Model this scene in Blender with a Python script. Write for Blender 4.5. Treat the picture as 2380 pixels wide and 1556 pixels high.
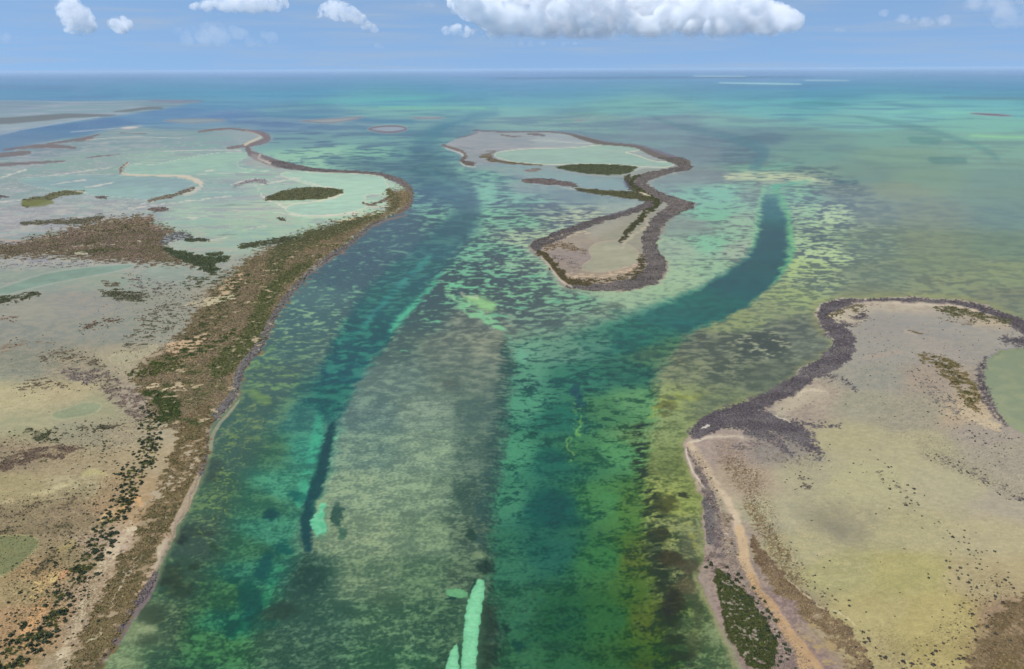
import bpy, math, os, random
import numpy as np
for o in list(bpy.data.objects): bpy.data.objects.remove(o)
SC = bpy.context.scene
# ------------------------------------------------------------------ camera
cam = bpy.data.cameras.new('camera'); camo = bpy.data.objects.new('camera', cam); SC.collection.objects.link(camo)
cam.sensor_fit = 'HORIZONTAL'; cam.sensor_width = 36.0; cam.lens = 36.0*1832.0/2380.0
cam.clip_start = 1.0; cam.clip_end = 1.5e6
camo.location = (0, 0, 300.0); camo.rotation_mode = 'XYZ'
from mathutils import Matrix
_pitch = math.atan(618.0/1832.0)
camo.matrix_world = Matrix.Translation((0, 0, 300.0)) @ Matrix.Rotation(math.pi/2-_pitch, 4, 'X') @ Matrix.Rotation(math.radians(-0.24), 4, 'Z')
SC.camera = camo
# ------------------------------------------------------------------ sky and sun
SUN_DIR = (-0.42, -0.28, 0.86)
_l = math.sqrt(sum(c*c for c in SUN_DIR)); SUN_DIR = tuple(c/_l for c in SUN_DIR)
world = bpy.data.worlds.new('World'); SC.world = world; world.use_nodes = True
wn = world.node_tree.nodes; wl = world.node_tree.links; wn.clear()
wo = wn.new('ShaderNodeOutputWorld'); bg = wn.new('ShaderNodeBackground'); sky = wn.new('ShaderNodeTexSky')
sky.sky_type = 'NISHITA'; sky.sun_disc = False
sky.sun_elevation = math.asin(SUN_DIR[2]); sky.sun_rotation = math.atan2(SUN_DIR[0], SUN_DIR[1])
sky.altitude = 300; sky.air_density = 1.0; sky.dust_density = 0.3; sky.ozone_density = 3.0
bg.inputs['Strength'].default_value = 0.15
hs = wn.new('ShaderNodeHueSaturation'); hs.inputs['Saturation'].default_value = .93; hs.inputs['Value'].default_value = 1.0
tc = wn.new('ShaderNodeTexCoord'); va = wn.new('ShaderNodeVectorMath'); va.operation = 'ADD'; va.inputs[1].default_value = (0, 0, .34)
vn = wn.new('ShaderNodeVectorMath'); vn.operation = 'NORMALIZE'
wl.new(tc.outputs['Generated'], va.inputs[0]); wl.new(va.outputs[0], vn.inputs[0]); wl.new(vn.outputs[0], sky.inputs['Vector'])
hs.inputs['Value'].default_value = 1.20
tint = wn.new('ShaderNodeVectorMath'); tint.operation = 'MULTIPLY'; tint.inputs[1].default_value = (.96, 1.05, 1.03)
wl.new(sky.outputs[0], hs.inputs['Color']); wl.new(hs.outputs[0], tint.inputs[0])
# thin high veils, stretched along the horizon
vmap = wn.new('ShaderNodeMapping'); vmap.inputs['Scale'].default_value = (2.2, 2.2, 34.0); vmap.inputs['Location'].default_value = (.7, 3.1, .4)
vno = wn.new('ShaderNodeTexNoise'); vno.inputs['Scale'].default_value = 2.6; vno.inputs['Detail'].default_value = 7; vno.inputs['Roughness'].default_value = .58; vno.inputs['Distortion'].default_value = .4
vmr = wn.new('ShaderNodeMapRange'); vmr.inputs['From Min'].default_value = .42; vmr.inputs['From Max'].default_value = .78; vmr.inputs['To Max'].default_value = .62; vmr.interpolation_type = 'SMOOTHSTEP'
vmx = wn.new('ShaderNodeMix'); vmx.data_type = 'RGBA'; vmx.inputs[7].default_value = (2.55, 3.25, 4.35, 1)
wl.new(tc.outputs['Generated'], vmap.inputs['Vector']); wl.new(vmap.outputs[0], vno.inputs['Vector']); wl.new(vno.outputs['Fac'], vmr.inputs['Value'])
wl.new(vmr.outputs['Result'], vmx.inputs[0]); wl.new(tint.outputs[0], vmx.inputs[6]); wl.new(vmx.outputs[2], bg.inputs['Color']); wl.new(bg.outputs[0], wo.inputs['Surface'])
sun = bpy.data.lights.new('sun', 'SUN'); suno = bpy.data.objects.new('sun', sun); SC.collection.objects.link(suno)
sun.energy = 4.2; sun.angle = math.radians(0.53); sun.color = (1.0, 0.965, 0.92)
from mathutils import Vector
suno.rotation_mode = 'QUATERNION'; suno.rotation_quaternion = Vector(SUN_DIR).to_track_quat('Z', 'Y')
suno.location = (0, 0, 500)
SC.view_settings.view_transform = 'Standard'; SC.view_settings.look = 'None'; SC.view_settings.gamma = 1.0
SC.view_settings.exposure = 0.0; SC.view_settings.use_curve_mapping = False
SC.cycles.use_denoising = True; SC.cycles.max_bounces = 8; SC.cycles.diffuse_bounces = 2; SC.cycles.transparent_max_bounces = 8
SC.cycles.volume_bounces = 1
SC.render.film_transparent = False
HAZE = 2.0e-5


# ------------------------------------------------------------------ survey frame
# Outlines below are survey points (x, y) taken from the photograph on a 2380 x 1556 sheet;
# S2W lays them out on the ground in metres (camera 300 m above the origin, looking north).
FL = 1832.0; CX, CY = 1190.0, 778.0
PITCH = math.atan((778.0-160.0)/FL); ROLL = math.radians(0.24); ALT = 300.0
_cp, _sp = math.cos(PITCH), math.sin(PITCH); _cr, _sr = math.cos(ROLL), math.sin(ROLL)
def S2W(x, y, z=0.0):
    x = np.asarray(x, float); y = np.asarray(y, float)
    a = (x-CX)/FL; b = -(y-CY)/FL
    a, b = a*_cr + b*_sr, -a*_sr + b*_cr
    dy = _cp + b*_sp; dz = -_sp + b*_cp
    t = (z-ALT)/np.minimum(dz, -1e-4)
    return a*t, dy*t
def W2S(X, Y, z=0.0):
    X = np.asarray(X, float); Y = np.asarray(Y, float); dz = z-ALT
    f = Y*_cp - dz*_sp; u = Y*_sp + dz*_cp
    a = X/f; b = u/f
    a, b = a*_cr - b*_sr, a*_sr + b*_cr
    return CX+a*FL, CY-b*FL

# ------------------------------------------------------------------ noise
_rng = np.random.RandomState(7)
_ang = _rng.rand(256, 256)*2*np.pi
_GX = np.cos(_ang).astype(np.float32); _GY = np.sin(_ang).astype(np.float32)
def gn(x, y):
    xi = np.floor(x).astype(np.int64); yi = np.floor(y).astype(np.int64)
    fx = (x-xi).astype(np.float32); fy = (y-yi).astype(np.float32)
    x0 = xi & 255; y0 = yi & 255; x1 = (x0+1) & 255; y1 = (y0+1) & 255
    u = fx*fx*fx*(fx*(fx*6-15)+10); v = fy*fy*fy*(fy*(fy*6-15)+10)
    a = _GX[y0, x0]*fx + _GY[y0, x0]*fy
    b = _GX[y0, x1]*(fx-1) + _GY[y0, x1]*fy
    c = _GX[y1, x0]*fx + _GY[y1, x0]*(fy-1)
    d = _GX[y1, x1]*(fx-1) + _GY[y1, x1]*(fy-1)
    return (a+(b-a)*u + ((c+(d-c)*u)-(a+(b-a)*u))*v)*1.6
def fbm(x, y, s, o=4, seed=0, sx=1.0, rough=0.5, foot=None):
    """fractal noise about +-1; s metres per cell, sx stretch along x; octaves finer than the mesh fade out"""
    t = 0; amp = 1.0; tot = 0.0
    ca, sa = math.cos(0.5+seed), math.sin(0.5+seed)
    for k in range(o):
        sc = s/2.03**k
        xx = x/(sc*sx) + seed*17.3 + k*31.7; yy = y/sc + seed*9.1 + k*11.3
        if sx == 1.0: xx, yy = xx*ca - yy*sa, xx*sa + yy*ca
        n = gn(xx, yy)
        if foot is not None:
            n = n*np.clip(1.6 - 1.1*foot/sc, 0, 1).astype(np.float32)
        t = t + n*amp; tot += amp*amp; amp *= rough
    return t/math.sqrt(tot)*1.0
def cells(x, y, s, seed=0):
    """distance to the nearest jittered point (in cells) and that point's random number"""
    xs = x/s; ys = y/s; xi = np.floor(xs).astype(np.int64); yi = np.floor(ys).astype(np.int64)
    best = np.full(x.shape, 9.0, np.float32); rid = np.zeros(x.shape, np.float32)
    R = np.random.RandomState(100+seed); J = R.rand(3, 256, 256).astype(np.float32)
    for dy in (-1, 0, 1):
        for dx in (-1, 0, 1):
            cx = xi+dx; cy = yi+dy; a = cx & 255; b = cy & 255
            d = (cx+J[0][b, a]-xs)**2 + (cy+J[1][b, a]-ys)**2
            m = d < best; best = np.where(m, d, best); rid = np.where(m, J[2][b, a], rid)
    return np.sqrt(best), rid
def sst(a, b, x):
    t = np.clip((x-a)/(b-a), 0, 1); return t*t*(3-2*t)

# ------------------------------------------------------------------ outlines
def _seg(px, py, ax, ay, bx, by):
    vx, vy = bx-ax, by-ay; L = vx*vx+vy*vy+1e-9
    t = np.clip(((px-ax)*vx+(py-ay)*vy)/L, 0, 1)
    return np.hypot(px-ax-t*vx, py-ay-t*vy), t
def smooth(pts, closed, n=2):
    p = np.array(pts, float)
    for _ in range(n):
        q = np.roll(p, -1, 0)
        a = p*0.75+q*0.25; b = p*0.25+q*0.75
        if not closed:
            m = np.empty((2*(len(p)-1)+2, p.shape[1])); m[0] = p[0]; m[-1] = p[-1]
            m[1:-1:2] = a[:-1]; m[2:-1:2] = b[:-1]; p = m
        else:
            m = np.empty((2*len(p), p.shape[1])); m[0::2] = a; m[1::2] = b; p = m
    return p
def poly_sd(px, py, pts, pad=40, n=1):
    """signed distance, sheet units, positive inside"""
    P = smooth(pts, True, n) if n else np.array(pts, float)
    out = np.full(px.shape, -999.0, np.float32)
    x0, y0 = P.min(0)-pad; x1, y1 = P.max(0)+pad
    m = (px > x0) & (px < x1) & (py > y0) & (py < y1)
    if not m.any(): return out
    X = px[m]; Y = py[m]; d = np.full(X.shape, 1e9); ins = np.zeros(X.shape, bool)
    for i in range(len(P)):
        ax, ay = P[i]; bx, by = P[(i+1) % len(P)]
        d = np.minimum(d, _seg(X, Y, ax, ay, bx, by)[0])
        if ay != by:
            c = ((ay > Y) != (by > Y)) & (X < (bx-ax)*(Y-ay)/(by-ay)+ax); ins ^= c
    out[m] = np.where(ins, d, -d); return out
def line_sd(px, py, pts, pad=40, n=2, ysq=1.0):
    """half width minus distance to a line of (x, y, half width) points; ysq>1 thins the line vertically"""
    P = smooth(pts, False, n)
    out = np.full(px.shape, -999.0, np.float32); w = P[:, 2].max()+pad
    x0, y0 = P[:, :2].min(0)-w; x1, y1 = P[:, :2].max(0)+w
    m = (px > x0) & (px < x1) & (py > y0) & (py < y1)
    if not m.any(): return out
    X = px[m]; Y = py[m]*ysq; best = np.full(X.shape, -1e9)
    for i in range(len(P)-1):
        d, t = _seg(X, Y, P[i, 0], P[i, 1]*ysq, P[i+1, 0], P[i+1, 1]*ysq)
        best = np.maximum(best, P[i, 2]*(1-t)+P[i+1, 2]*t - d)
    out[m] = best; return out
def field(px, py, ctrl, power=3.0, ys=1.6, step=12.0):
    """smooth interpolation of control rows (x, y, values...) evaluated coarsely, then bilinear"""
    C = np.array(ctrl, float)
    gx = np.arange(-1300, 3700+step, step); gy = np.concatenate([np.arange(150, 420, step/3), np.arange(420, 2100+step, step)])
    GX, GY = np.meshgrid(gx, gy); acc = 0; tot = 0
    yw = ys
    for r in C:
        # far rows are foreshortened: distances in y count more there
        k = yw*(1+ 420.0/np.maximum(60, (GY+r[1])*0.5-120))
        d2 = (GX-r[0])**2 + ((GY-r[1])*k)**2 + 60.0
        w = d2**(-2.6)
        acc = acc + w[..., None]*r[2:]; tot = tot + w
    F = acc/tot[..., None]
    ix = np.clip((px-gx[0])/step, 0, len(gx)-1.001); i0 = ix.astype(int); fx = (ix-i0)[:, None]
    jy = np.interp(py, gy, np.arange(len(gy))); jy = np.clip(jy, 0, len(gy)-1.001); j0 = jy.astype(int); fy = (jy-j0)[:, None]
    return ((F[j0, i0]*(1-fx)+F[j0, i0+1]*fx)*(1-fy) + (F[j0+1, i0]*(1-fx)+F[j0+1, i0+1]*fx)*fy).astype(np.float32)

# ------------------------------------------------------------------ bottom colours: x, y, bare sand RGB, seagrass RGB, grass cover, patch size m, softness
WATER = [
(0,172,122,163,201,116,158,198,.4,900,.8),(600,172,120,162,204,114,156,200,.4,900,.8),(1190,172,130,160,204,124,155,200,.4,900,.8),(1800,170,130,158,200,124,150,196,.4,900,.8),(2380,168,130,158,200,124,150,196,.4,900,.8),
(0,188,102,158,190,94,150,184,.4,800,.8),(600,188,98,156,190,92,150,186,.4,800,.8),(1190,188,110,156,195,104,148,190,.4,800,.8),(1800,185,112,157,195,104,148,190,.4,800,.8),(2380,184,112,158,195,104,150,190,.4,800,.8),
(0,204,94,156,188,88,150,180,.4,700,.8),(600,204,96,162,190,90,154,184,.4,700,.8),(1190,204,98,162,192,92,154,186,.4,700,.8),(1800,202,97,160,188,92,150,180,.4,700,.8),(2380,200,100,162,192,92,152,184,.4,700,.8),
(0,220,104,162,184,90,148,174,.4,700,.8),(600,220,97,168,188,90,158,180,.4,700,.8),(1190,220,96,166,184,88,156,176,.4,700,.8),(1800,220,97,168,182,90,158,174,.4,700,.8),(2380,220,100,168,184,90,156,176,.4,700,.8),
(550,240,104,170,182,94,156,176,.4,600,.7),(900,240,104,182,182,94,166,176,.4,600,.7),(1190,240,102,180,180,92,164,174,.4,600,.7),(1800,240,102,184,180,94,168,172,.4,600,.7),(2380,240,110,190,184,95,164,172,.35,600,.7),
(500,262,108,160,178,94,146,172,.5,450,.6),(700,258,112,176,174,98,156,168,.4,500,.6),(900,258,122,188,172,104,168,164,.4,500,.6),(1190,258,114,186,172,100,166,164,.4,500,.6),(1500,258,112,186,170,98,164,160,.4,500,.6),(1800,258,110,192,178,96,166,168,.35,450,.6),(2100,262,122,198,182,98,164,168,.35,450,.6),(2380,258,116,196,182,98,164,168,.35,450,.6),
(650,290,112,160,170,94,140,164,.5,350,.5),(800,290,116,166,168,96,144,160,.5,350,.5),(950,290,116,172,164,96,150,160,.45,350,.5),(1190,285,120,176,162,100,152,156,.45,300,.5),(1400,285,118,172,158,98,146,152,.5,300,.5),(1550,285,112,158,156,90,126,144,.6,300,.5),(1700,285,116,174,162,96,148,152,.45,350,.5),(2000,285,116,184,168,96,150,156,.4,350,.5),(2300,290,118,188,166,100,158,154,.35,350,.5),
(700,325,112,166,164,92,134,152,.45,220,.45),(880,325,114,174,164,94,142,152,.4,220,.45),(1010,330,106,168,160,84,138,148,.5,200,.45),(1100,300,112,168,162,92,144,152,.5,200,.45),(1550,320,108,150,152,92,126,142,.6,200,.4),(1650,320,104,142,150,86,118,138,.65,200,.4),(1750,325,98,142,148,78,114,134,.7,200,.4),(1900,325,112,160,148,94,138,142,.45,250,.5),(2100,325,114,168,152,96,142,142,.4,250,.5),(2300,325,122,180,158,100,146,142,.35,250,.5),
(760,362,140,202,166,88,134,146,.35,60,.25),(850,360,120,192,162,86,134,144,.45,60,.3),(980,362,100,164,156,78,132,144,.5,80,.4),(1020,340,102,160,156,82,136,146,.5,80,.4),(1200,395,134,158,160,122,146,154,.5,80,.6),(1640,360,106,138,148,92,122,138,.6,120,.4),(1710,362,96,140,146,76,110,130,.75,90,.35),(1850,362,108,158,146,90,134,136,.45,120,.4),(2100,362,120,164,142,100,144,134,.35,200,.6),(2300,365,120,170,150,100,142,136,.35,200,.5),
(1130,410,108,184,158,74,128,136,.45,30,.3),(1230,440,124,160,154,104,140,148,.4,50,.5),(1330,455,116,154,148,104,140,146,.5,50,.6),(1420,455,122,156,150,110,144,146,.5,50,.6),(1640,410,118,144,146,100,124,136,.6,60,.4),(1760,395,110,170,148,84,124,128,.55,30,.3),(1900,412,120,160,140,78,108,122,.5,30,.3),(2000,410,114,158,142,92,130,130,.4,80,.5),(2150,420,120,164,140,100,140,130,.4,120,.6),(2330,420,114,160,148,94,134,136,.35,120,.5),
(1010,450,104,178,156,68,110,128,.6,22,.2),(1160,450,112,196,162,76,118,128,.4,22,.2),(1220,470,112,186,158,78,116,126,.55,22,.2),(1690,450,112,190,160,78,118,126,.3,20,.2),(1745,450,130,176,152,96,122,126,.6,18,.2),(1850,450,118,186,154,80,108,120,.55,18,.15),(1960,445,120,144,136,88,112,120,.6,40,.4),(2100,440,134,160,128,106,130,122,.45,60,.5),(2330,450,116,158,138,92,126,126,.4,60,.5),
(720,570,104,150,140,62,96,120,.93,14,.25),(870,520,100,150,150,62,98,122,.9,16,.25),(900,560,100,160,145,60,98,120,.9,16,.2),(1110,500,112,194,156,70,108,120,.42,20,.15),(1180,510,114,190,154,76,108,116,.52,20,.15),(1280,485,140,180,156,88,114,126,.65,18,.2),(1350,500,172,196,158,92,112,126,.5,20,.2),(1450,485,150,172,152,124,146,144,.5,25,.5),(1590,520,128,154,146,106,128,132,.55,25,.5),(1660,500,110,188,152,80,116,122,.28,20,.15),(1730,510,140,184,156,98,118,124,.5,18,.2),(1870,500,148,196,150,84,106,122,.6,18,.12),(1930,500,168,202,152,84,106,122,.5,20,.1),(2030,500,140,162,138,86,110,120,.8,22,.25),(2150,500,136,156,126,94,116,114,.55,30,.4),(2350,500,112,152,132,84,116,120,.5,30,.4),
(830,590,104,165,145,58,92,114,.93,12,.2),(1080,570,108,192,152,70,104,114,.52,18,.15),(1160,580,112,190,150,72,102,110,.55,18,.15),(1220,560,162,196,152,90,110,120,.45,18,.15),(1580,580,146,176,150,108,132,130,.4,16,.3),(1650,570,116,188,152,84,114,118,.3,18,.15),(1715,580,150,176,152,92,112,118,.5,14,.2),(1870,570,156,192,144,80,102,114,.6,16,.12),(1910,590,168,198,142,82,102,114,.5,16,.1),(2020,570,140,172,132,80,102,112,.85,18,.2),(2150,570,134,156,120,92,112,110,.55,22,.4),(2350,570,122,152,122,84,112,112,.5,24,.4),
(770,640,104,165,140,56,92,110,.92,10,.2),(1060,630,104,186,146,68,98,104,.68,15,.12),(1150,640,108,188,144,72,98,104,.65,15,.12),(1220,620,132,190,148,80,104,108,.5,14,.15),(1580,640,150,184,146,108,138,126,.3,12,.3),(1660,630,140,184,146,88,118,114,.4,14,.2),(1860,620,162,190,122,90,110,106,.55,12,.15),(1920,660,150,172,126,86,106,104,.6,12,.2),(2030,640,136,156,124,84,104,104,.75,14,.25),(2180,610,134,156,116,92,112,106,.6,16,.35),(2350,640,148,164,114,92,112,106,.6,18,.3),
(700,680,116,180,140,64,104,114,.8,9,.2),(980,690,102,176,140,68,98,104,.8,13,.12),(1080,665,110,190,142,72,98,102,.72,13,.1),(1200,690,116,188,140,76,100,102,.68,12,.12),(1330,700,120,180,140,80,108,104,.55,11,.2),(1450,690,146,180,142,104,134,120,.35,10,.3),(1560,680,146,182,140,104,132,120,.35,10,.3),(1850,690,152,172,110,96,116,98,.55,9,.25),(2000,680,138,150,116,90,104,98,.65,9,.3),(2200,660,152,168,116,86,98,100,.55,14,.15),(2330,690,140,150,112,86,96,100,.6,14,.2),
(650,740,126,176,132,70,110,112,.72,7,.2),(960,740,106,164,132,70,98,100,.82,9,.2),(1110,750,134,148,126,88,106,102,.6,9,.5),(1250,730,122,168,136,78,102,102,.65,9,.25),(1400,745,130,168,134,94,122,112,.5,8,.35),(1700,745,150,172,98,104,128,96,.35,8,.4),(1800,720,146,164,102,100,120,98,.5,8,.35),(1860,760,128,142,112,92,106,98,.6,8,.35),
(620,800,120,160,118,68,104,104,.68,6,.25),(900,810,116,150,124,74,100,98,.75,7,.4),(1050,810,130,146,122,90,108,102,.6,7,.6),(1130,800,140,150,124,98,112,102,.5,7,.6),(1650,800,128,140,106,84,98,90,.6,7,.4),(1780,800,164,172,128,76,90,86,.78,6,.2),(1880,800,132,146,116,100,112,100,.6,6,.5),
(600,880,112,150,96,68,98,94,.7,5,.3),(900,880,114,140,120,78,102,98,.65,6,.5),(1080,880,122,138,118,86,106,98,.6,6,.6),(1600,860,140,150,100,90,104,84,.5,6,.4),(1680,860,136,144,106,82,96,84,.6,6,.3),(1800,870,114,126,100,88,100,86,.6,6,.6),
(560,960,118,140,88,64,94,88,.72,4.5,.25),(850,960,110,138,120,74,98,98,.65,5,.5),(1000,960,126,146,122,90,110,98,.55,5,.6),(1110,960,104,126,108,74,98,94,.7,5,.5),(1560,930,156,172,84,98,110,76,.35,5,.4),(1640,930,136,146,92,100,112,84,.5,5,.5),
(540,1050,108,130,82,62,90,82,.75,4,.25),(850,1050,122,146,118,80,105,98,.58,4.5,.5),(1000,1050,134,154,120,92,114,98,.5,4.5,.6),(1110,1050,104,124,106,70,94,88,.7,4.5,.5),(1545,1010,146,162,66,100,114,62,.35,4,.4),(1570,1080,136,148,66,96,108,56,.5,3,.5),
(500,1150,104,130,80,60,88,74,.75,3.5,.25),(850,1140,138,156,118,94,114,96,.52,4,.5),(1000,1150,132,154,116,92,112,92,.52,4,.6),(1090,1150,100,122,102,58,82,76,.7,4,.4),(1550,1150,156,162,74,76,86,54,.5,4,.3),(1605,1150,146,156,80,110,116,62,.4,3,.5),
(450,1250,104,128,86,58,78,70,.78,3.5,.3),(850,1250,136,152,112,94,112,90,.55,3.5,.5),(1000,1250,124,146,106,84,106,86,.55,3.5,.6),(1090,1240,104,124,98,60,80,72,.7,3,.4),(1560,1250,146,148,84,66,76,56,.62,4,.3),(1610,1250,140,142,96,92,96,70,.5,3,.4),
(420,1350,92,122,78,52,76,64,.8,3,.35),(700,1340,92,126,104,44,74,68,.8,3.5,.4),(850,1340,126,146,108,80,104,84,.6,3,.5),(1000,1340,112,140,100,70,98,78,.6,3,.6),(1080,1340,100,122,94,60,80,68,.65,3,.4),(1580,1350,138,140,84,58,64,50,.68,4,.25),(1640,1350,128,134,92,88,94,66,.5,3,.4),
(330,1450,140,150,110,120,132,95,.5,3,.5),(390,1450,110,128,88,54,76,62,.75,3,.35),(460,1450,84,118,72,50,74,58,.8,3,.4),(750,1450,86,120,94,50,80,70,.75,3,.4),(900,1450,104,138,98,56,86,70,.65,3,.4),(1020,1440,96,130,92,52,80,66,.65,3,.4),(1150,1440,78,100,80,48,70,62,.75,3,.4),(1540,1440,100,114,42,44,58,36,.6,4,.3),(1600,1450,116,128,78,64,80,54,.6,3,.35),(1680,1460,128,140,98,84,96,66,.5,3,.4),
(270,1550,134,150,108,100,118,84,.5,3,.5),(400,1550,86,128,82,50,76,62,.7,3,.4),(500,1550,80,134,82,44,76,60,.7,3,.4),(700,1550,88,120,94,48,78,66,.7,3,.4),(900,1550,96,138,96,48,84,66,.7,3,.4),(1150,1550,72,96,76,44,68,58,.75,3,.4),(1540,1550,80,112,46,34,62,34,.6,4,.3),(1620,1550,112,132,84,60,80,56,.6,3,.35),(1700,1550,120,136,92,76,90,62,.5,3,.4),
(500,1950,84,126,84,46,76,60,.7,3,.4),(1150,1950,72,96,76,44,68,58,.75,3,.4),(1650,1950,112,132,84,60,80,56,.6,3,.35)]
def _adj(r):
    r = list(r); x, y = r[0], r[1]
    if y <= 174: r[2:8] = [134, 170, 206, 128, 166, 203]
    elif y <= 189: r[2:8] = [118, 165, 197, 110, 158, 192]
    if 780 <= x <= 1060 and 840 <= y <= 1300: r[2:8] = [v+9 for v in r[2:8]]
    if 560 <= x <= 930 and 500 <= y <= 700:                # meadow west of the first channel
        r[5:8] = [r[5]+13, r[6]+13, r[7]+7]; r[8] = min(r[8], .82); r[10] = max(r[10], .3)
    if x >= 1450 and 270 <= y <= 720:                      # milky shallows east of the islands
        r[2:8] = [a+b for a, b in zip(r[2:8], (4, 8, 4, 14, 18, 8))]; r[8] *= .88
    if 450 <= y <= 1000: r[10] = min(.9, r[10]+.08)
    if x >= 1470 and 720 <= y <= 1100:
        for k in (2, 5):
            g = sum(r[k:k+3])/3; r[k:k+3] = [r[k+i]*.78+g*.22-2 for i in range(3)]
    return tuple(r)
WATER = [_adj(r) for r in WATER]
WATER = [r if not (r[0] >= 2000 and 400 <= r[1] <= 700) else (r[0], r[1], *[r[2+k]*.7+r[5+k]*.3 for k in range(3)], *[r[5+k]*.8+r[2+k]*.2 for k in range(3)], r[8]*.9, r[9], min(.9, r[10]+.3)) for r in WATER]
# deep channel water: x, y, open bottom RGB, dark streak RGB, cover, size, softness
DEEP = [
(0,330,104,138,172,98,132,168,.5,120,.8),(200,295,98,137,172,94,130,168,.5,120,.8),(400,267,106,150,180,98,142,174,.5,200,.8),(560,250,104,158,182,98,150,178,.5,300,.8),
(1130,268,100,156,168,92,148,164,.5,150,.8),(1010,310,88,138,156,82,130,152,.5,100,.7),(800,372,86,138,150,74,118,142,.6,40,.4),(900,385,84,134,150,70,112,140,.6,40,.4),(990,400,76,128,146,62,110,136,.5,50,.5),(1040,425,70,122,142,58,106,134,.5,40,.5),
(1095,465,60,108,134,54,98,128,.5,40,.6),(1080,520,58,106,132,50,96,126,.6,30,.5),(1010,570,62,118,134,50,98,124,.6,18,.4),(950,630,60,124,134,48,98,120,.65,14,.35),(890,700,56,128,128,40,98,114,.65,11,.35),(830,780,48,132,124,26,92,108,.65,9,.35),(780,850,48,134,124,28,92,106,.6,8,.35),(760,930,50,132,116,30,92,98,.55,7,.35),
(690,960,66,142,124,48,112,108,.5,6,.4),(720,1040,62,166,134,44,126,112,.45,5,.4),(620,1040,76,132,96,52,104,86,.6,5,.4),(670,1130,70,164,128,44,122,102,.45,4.5,.4),(590,1160,74,138,98,46,104,84,.6,4,.4),(640,1230,64,154,120,42,112,94,.5,4,.4),(560,1270,62,128,90,44,98,76,.6,4,.4),(600,1320,60,144,110,36,98,86,.55,4,.4),(520,1380,70,134,82,42,92,68,.6,3.5,.4),(560,1430,52,138,98,28,88,76,.6,3.5,.4),(490,1500,72,140,84,40,88,64,.6,3.5,.4),(450,1556,64,130,84,40,84,66,.6,3.5,.4),
(1792,430,110,180,160,90,150,144,.4,14,.4),(1792,480,56,116,132,50,106,128,.5,20,.6),(1795,560,46,100,122,42,94,118,.5,20,.6),(1750,640,42,102,122,36,92,116,.5,16,.6),(1600,720,42,116,118,34,98,110,.5,12,.5),(1450,790,44,122,112,32,98,102,.5,9,.4),
(1220,800,104,168,138,62,112,106,.35,7,.15),(1300,805,96,152,130,58,108,102,.4,7,.2),(1390,790,78,142,124,48,104,100,.4,7,.25),(1200,860,84,156,126,44,92,90,.3,6,.12),(1350,870,54,130,108,34,92,92,.45,7,.2),(1450,860,52,118,100,34,88,88,.45,7,.25),(1530,820,82,132,98,56,98,88,.45,7,.25),
(1210,940,78,160,124,42,98,90,.28,6,.12),(1310,960,42,118,100,28,88,84,.4,6,.2),(1400,950,74,138,92,40,92,76,.35,6,.15),(1490,930,96,160,104,50,98,78,.3,6,.12),
(1190,1050,72,156,116,40,100,84,.25,5,.12),(1290,1060,38,112,96,26,86,84,.4,5,.3),(1350,1050,60,126,84,36,92,74,.35,5,.15),(1440,1040,84,156,98,42,98,72,.28,5,.12),(1500,1020,110,156,80,56,88,56,.35,5,.12),
(1170,1160,66,142,108,38,98,84,.25,4.5,.15),(1280,1170,28,94,88,24,84,84,.4,4.5,.5),(1400,1160,72,140,82,38,94,66,.3,4.5,.15),(1480,1160,88,132,58,46,82,48,.35,4.5,.15),
(1170,1290,56,124,94,38,92,78,.3,4,.2),(1280,1280,40,106,90,28,84,78,.35,4,.3),(1400,1290,58,124,72,36,90,60,.3,4,.15),(1490,1290,94,116,42,52,76,40,.35,4,.15),
(1190,1420,54,116,84,38,88,68,.3,4,.25),(1300,1430,40,98,66,30,78,60,.35,4,.3),(1420,1430,50,108,62,34,82,54,.3,4,.2),(1505,1430,88,110,36,46,70,32,.35,4,.2),
(1190,1560,58,118,80,38,84,62,.3,4,.3),(1310,1560,48,106,70,34,80,58,.35,4,.3),(1430,1560,52,104,60,34,78,50,.35,4,.3),(1500,1560,66,96,40,38,66,34,.4,4,.3),(1310,1950,48,106,70,34,80,58,.35,4,.3)]
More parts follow.
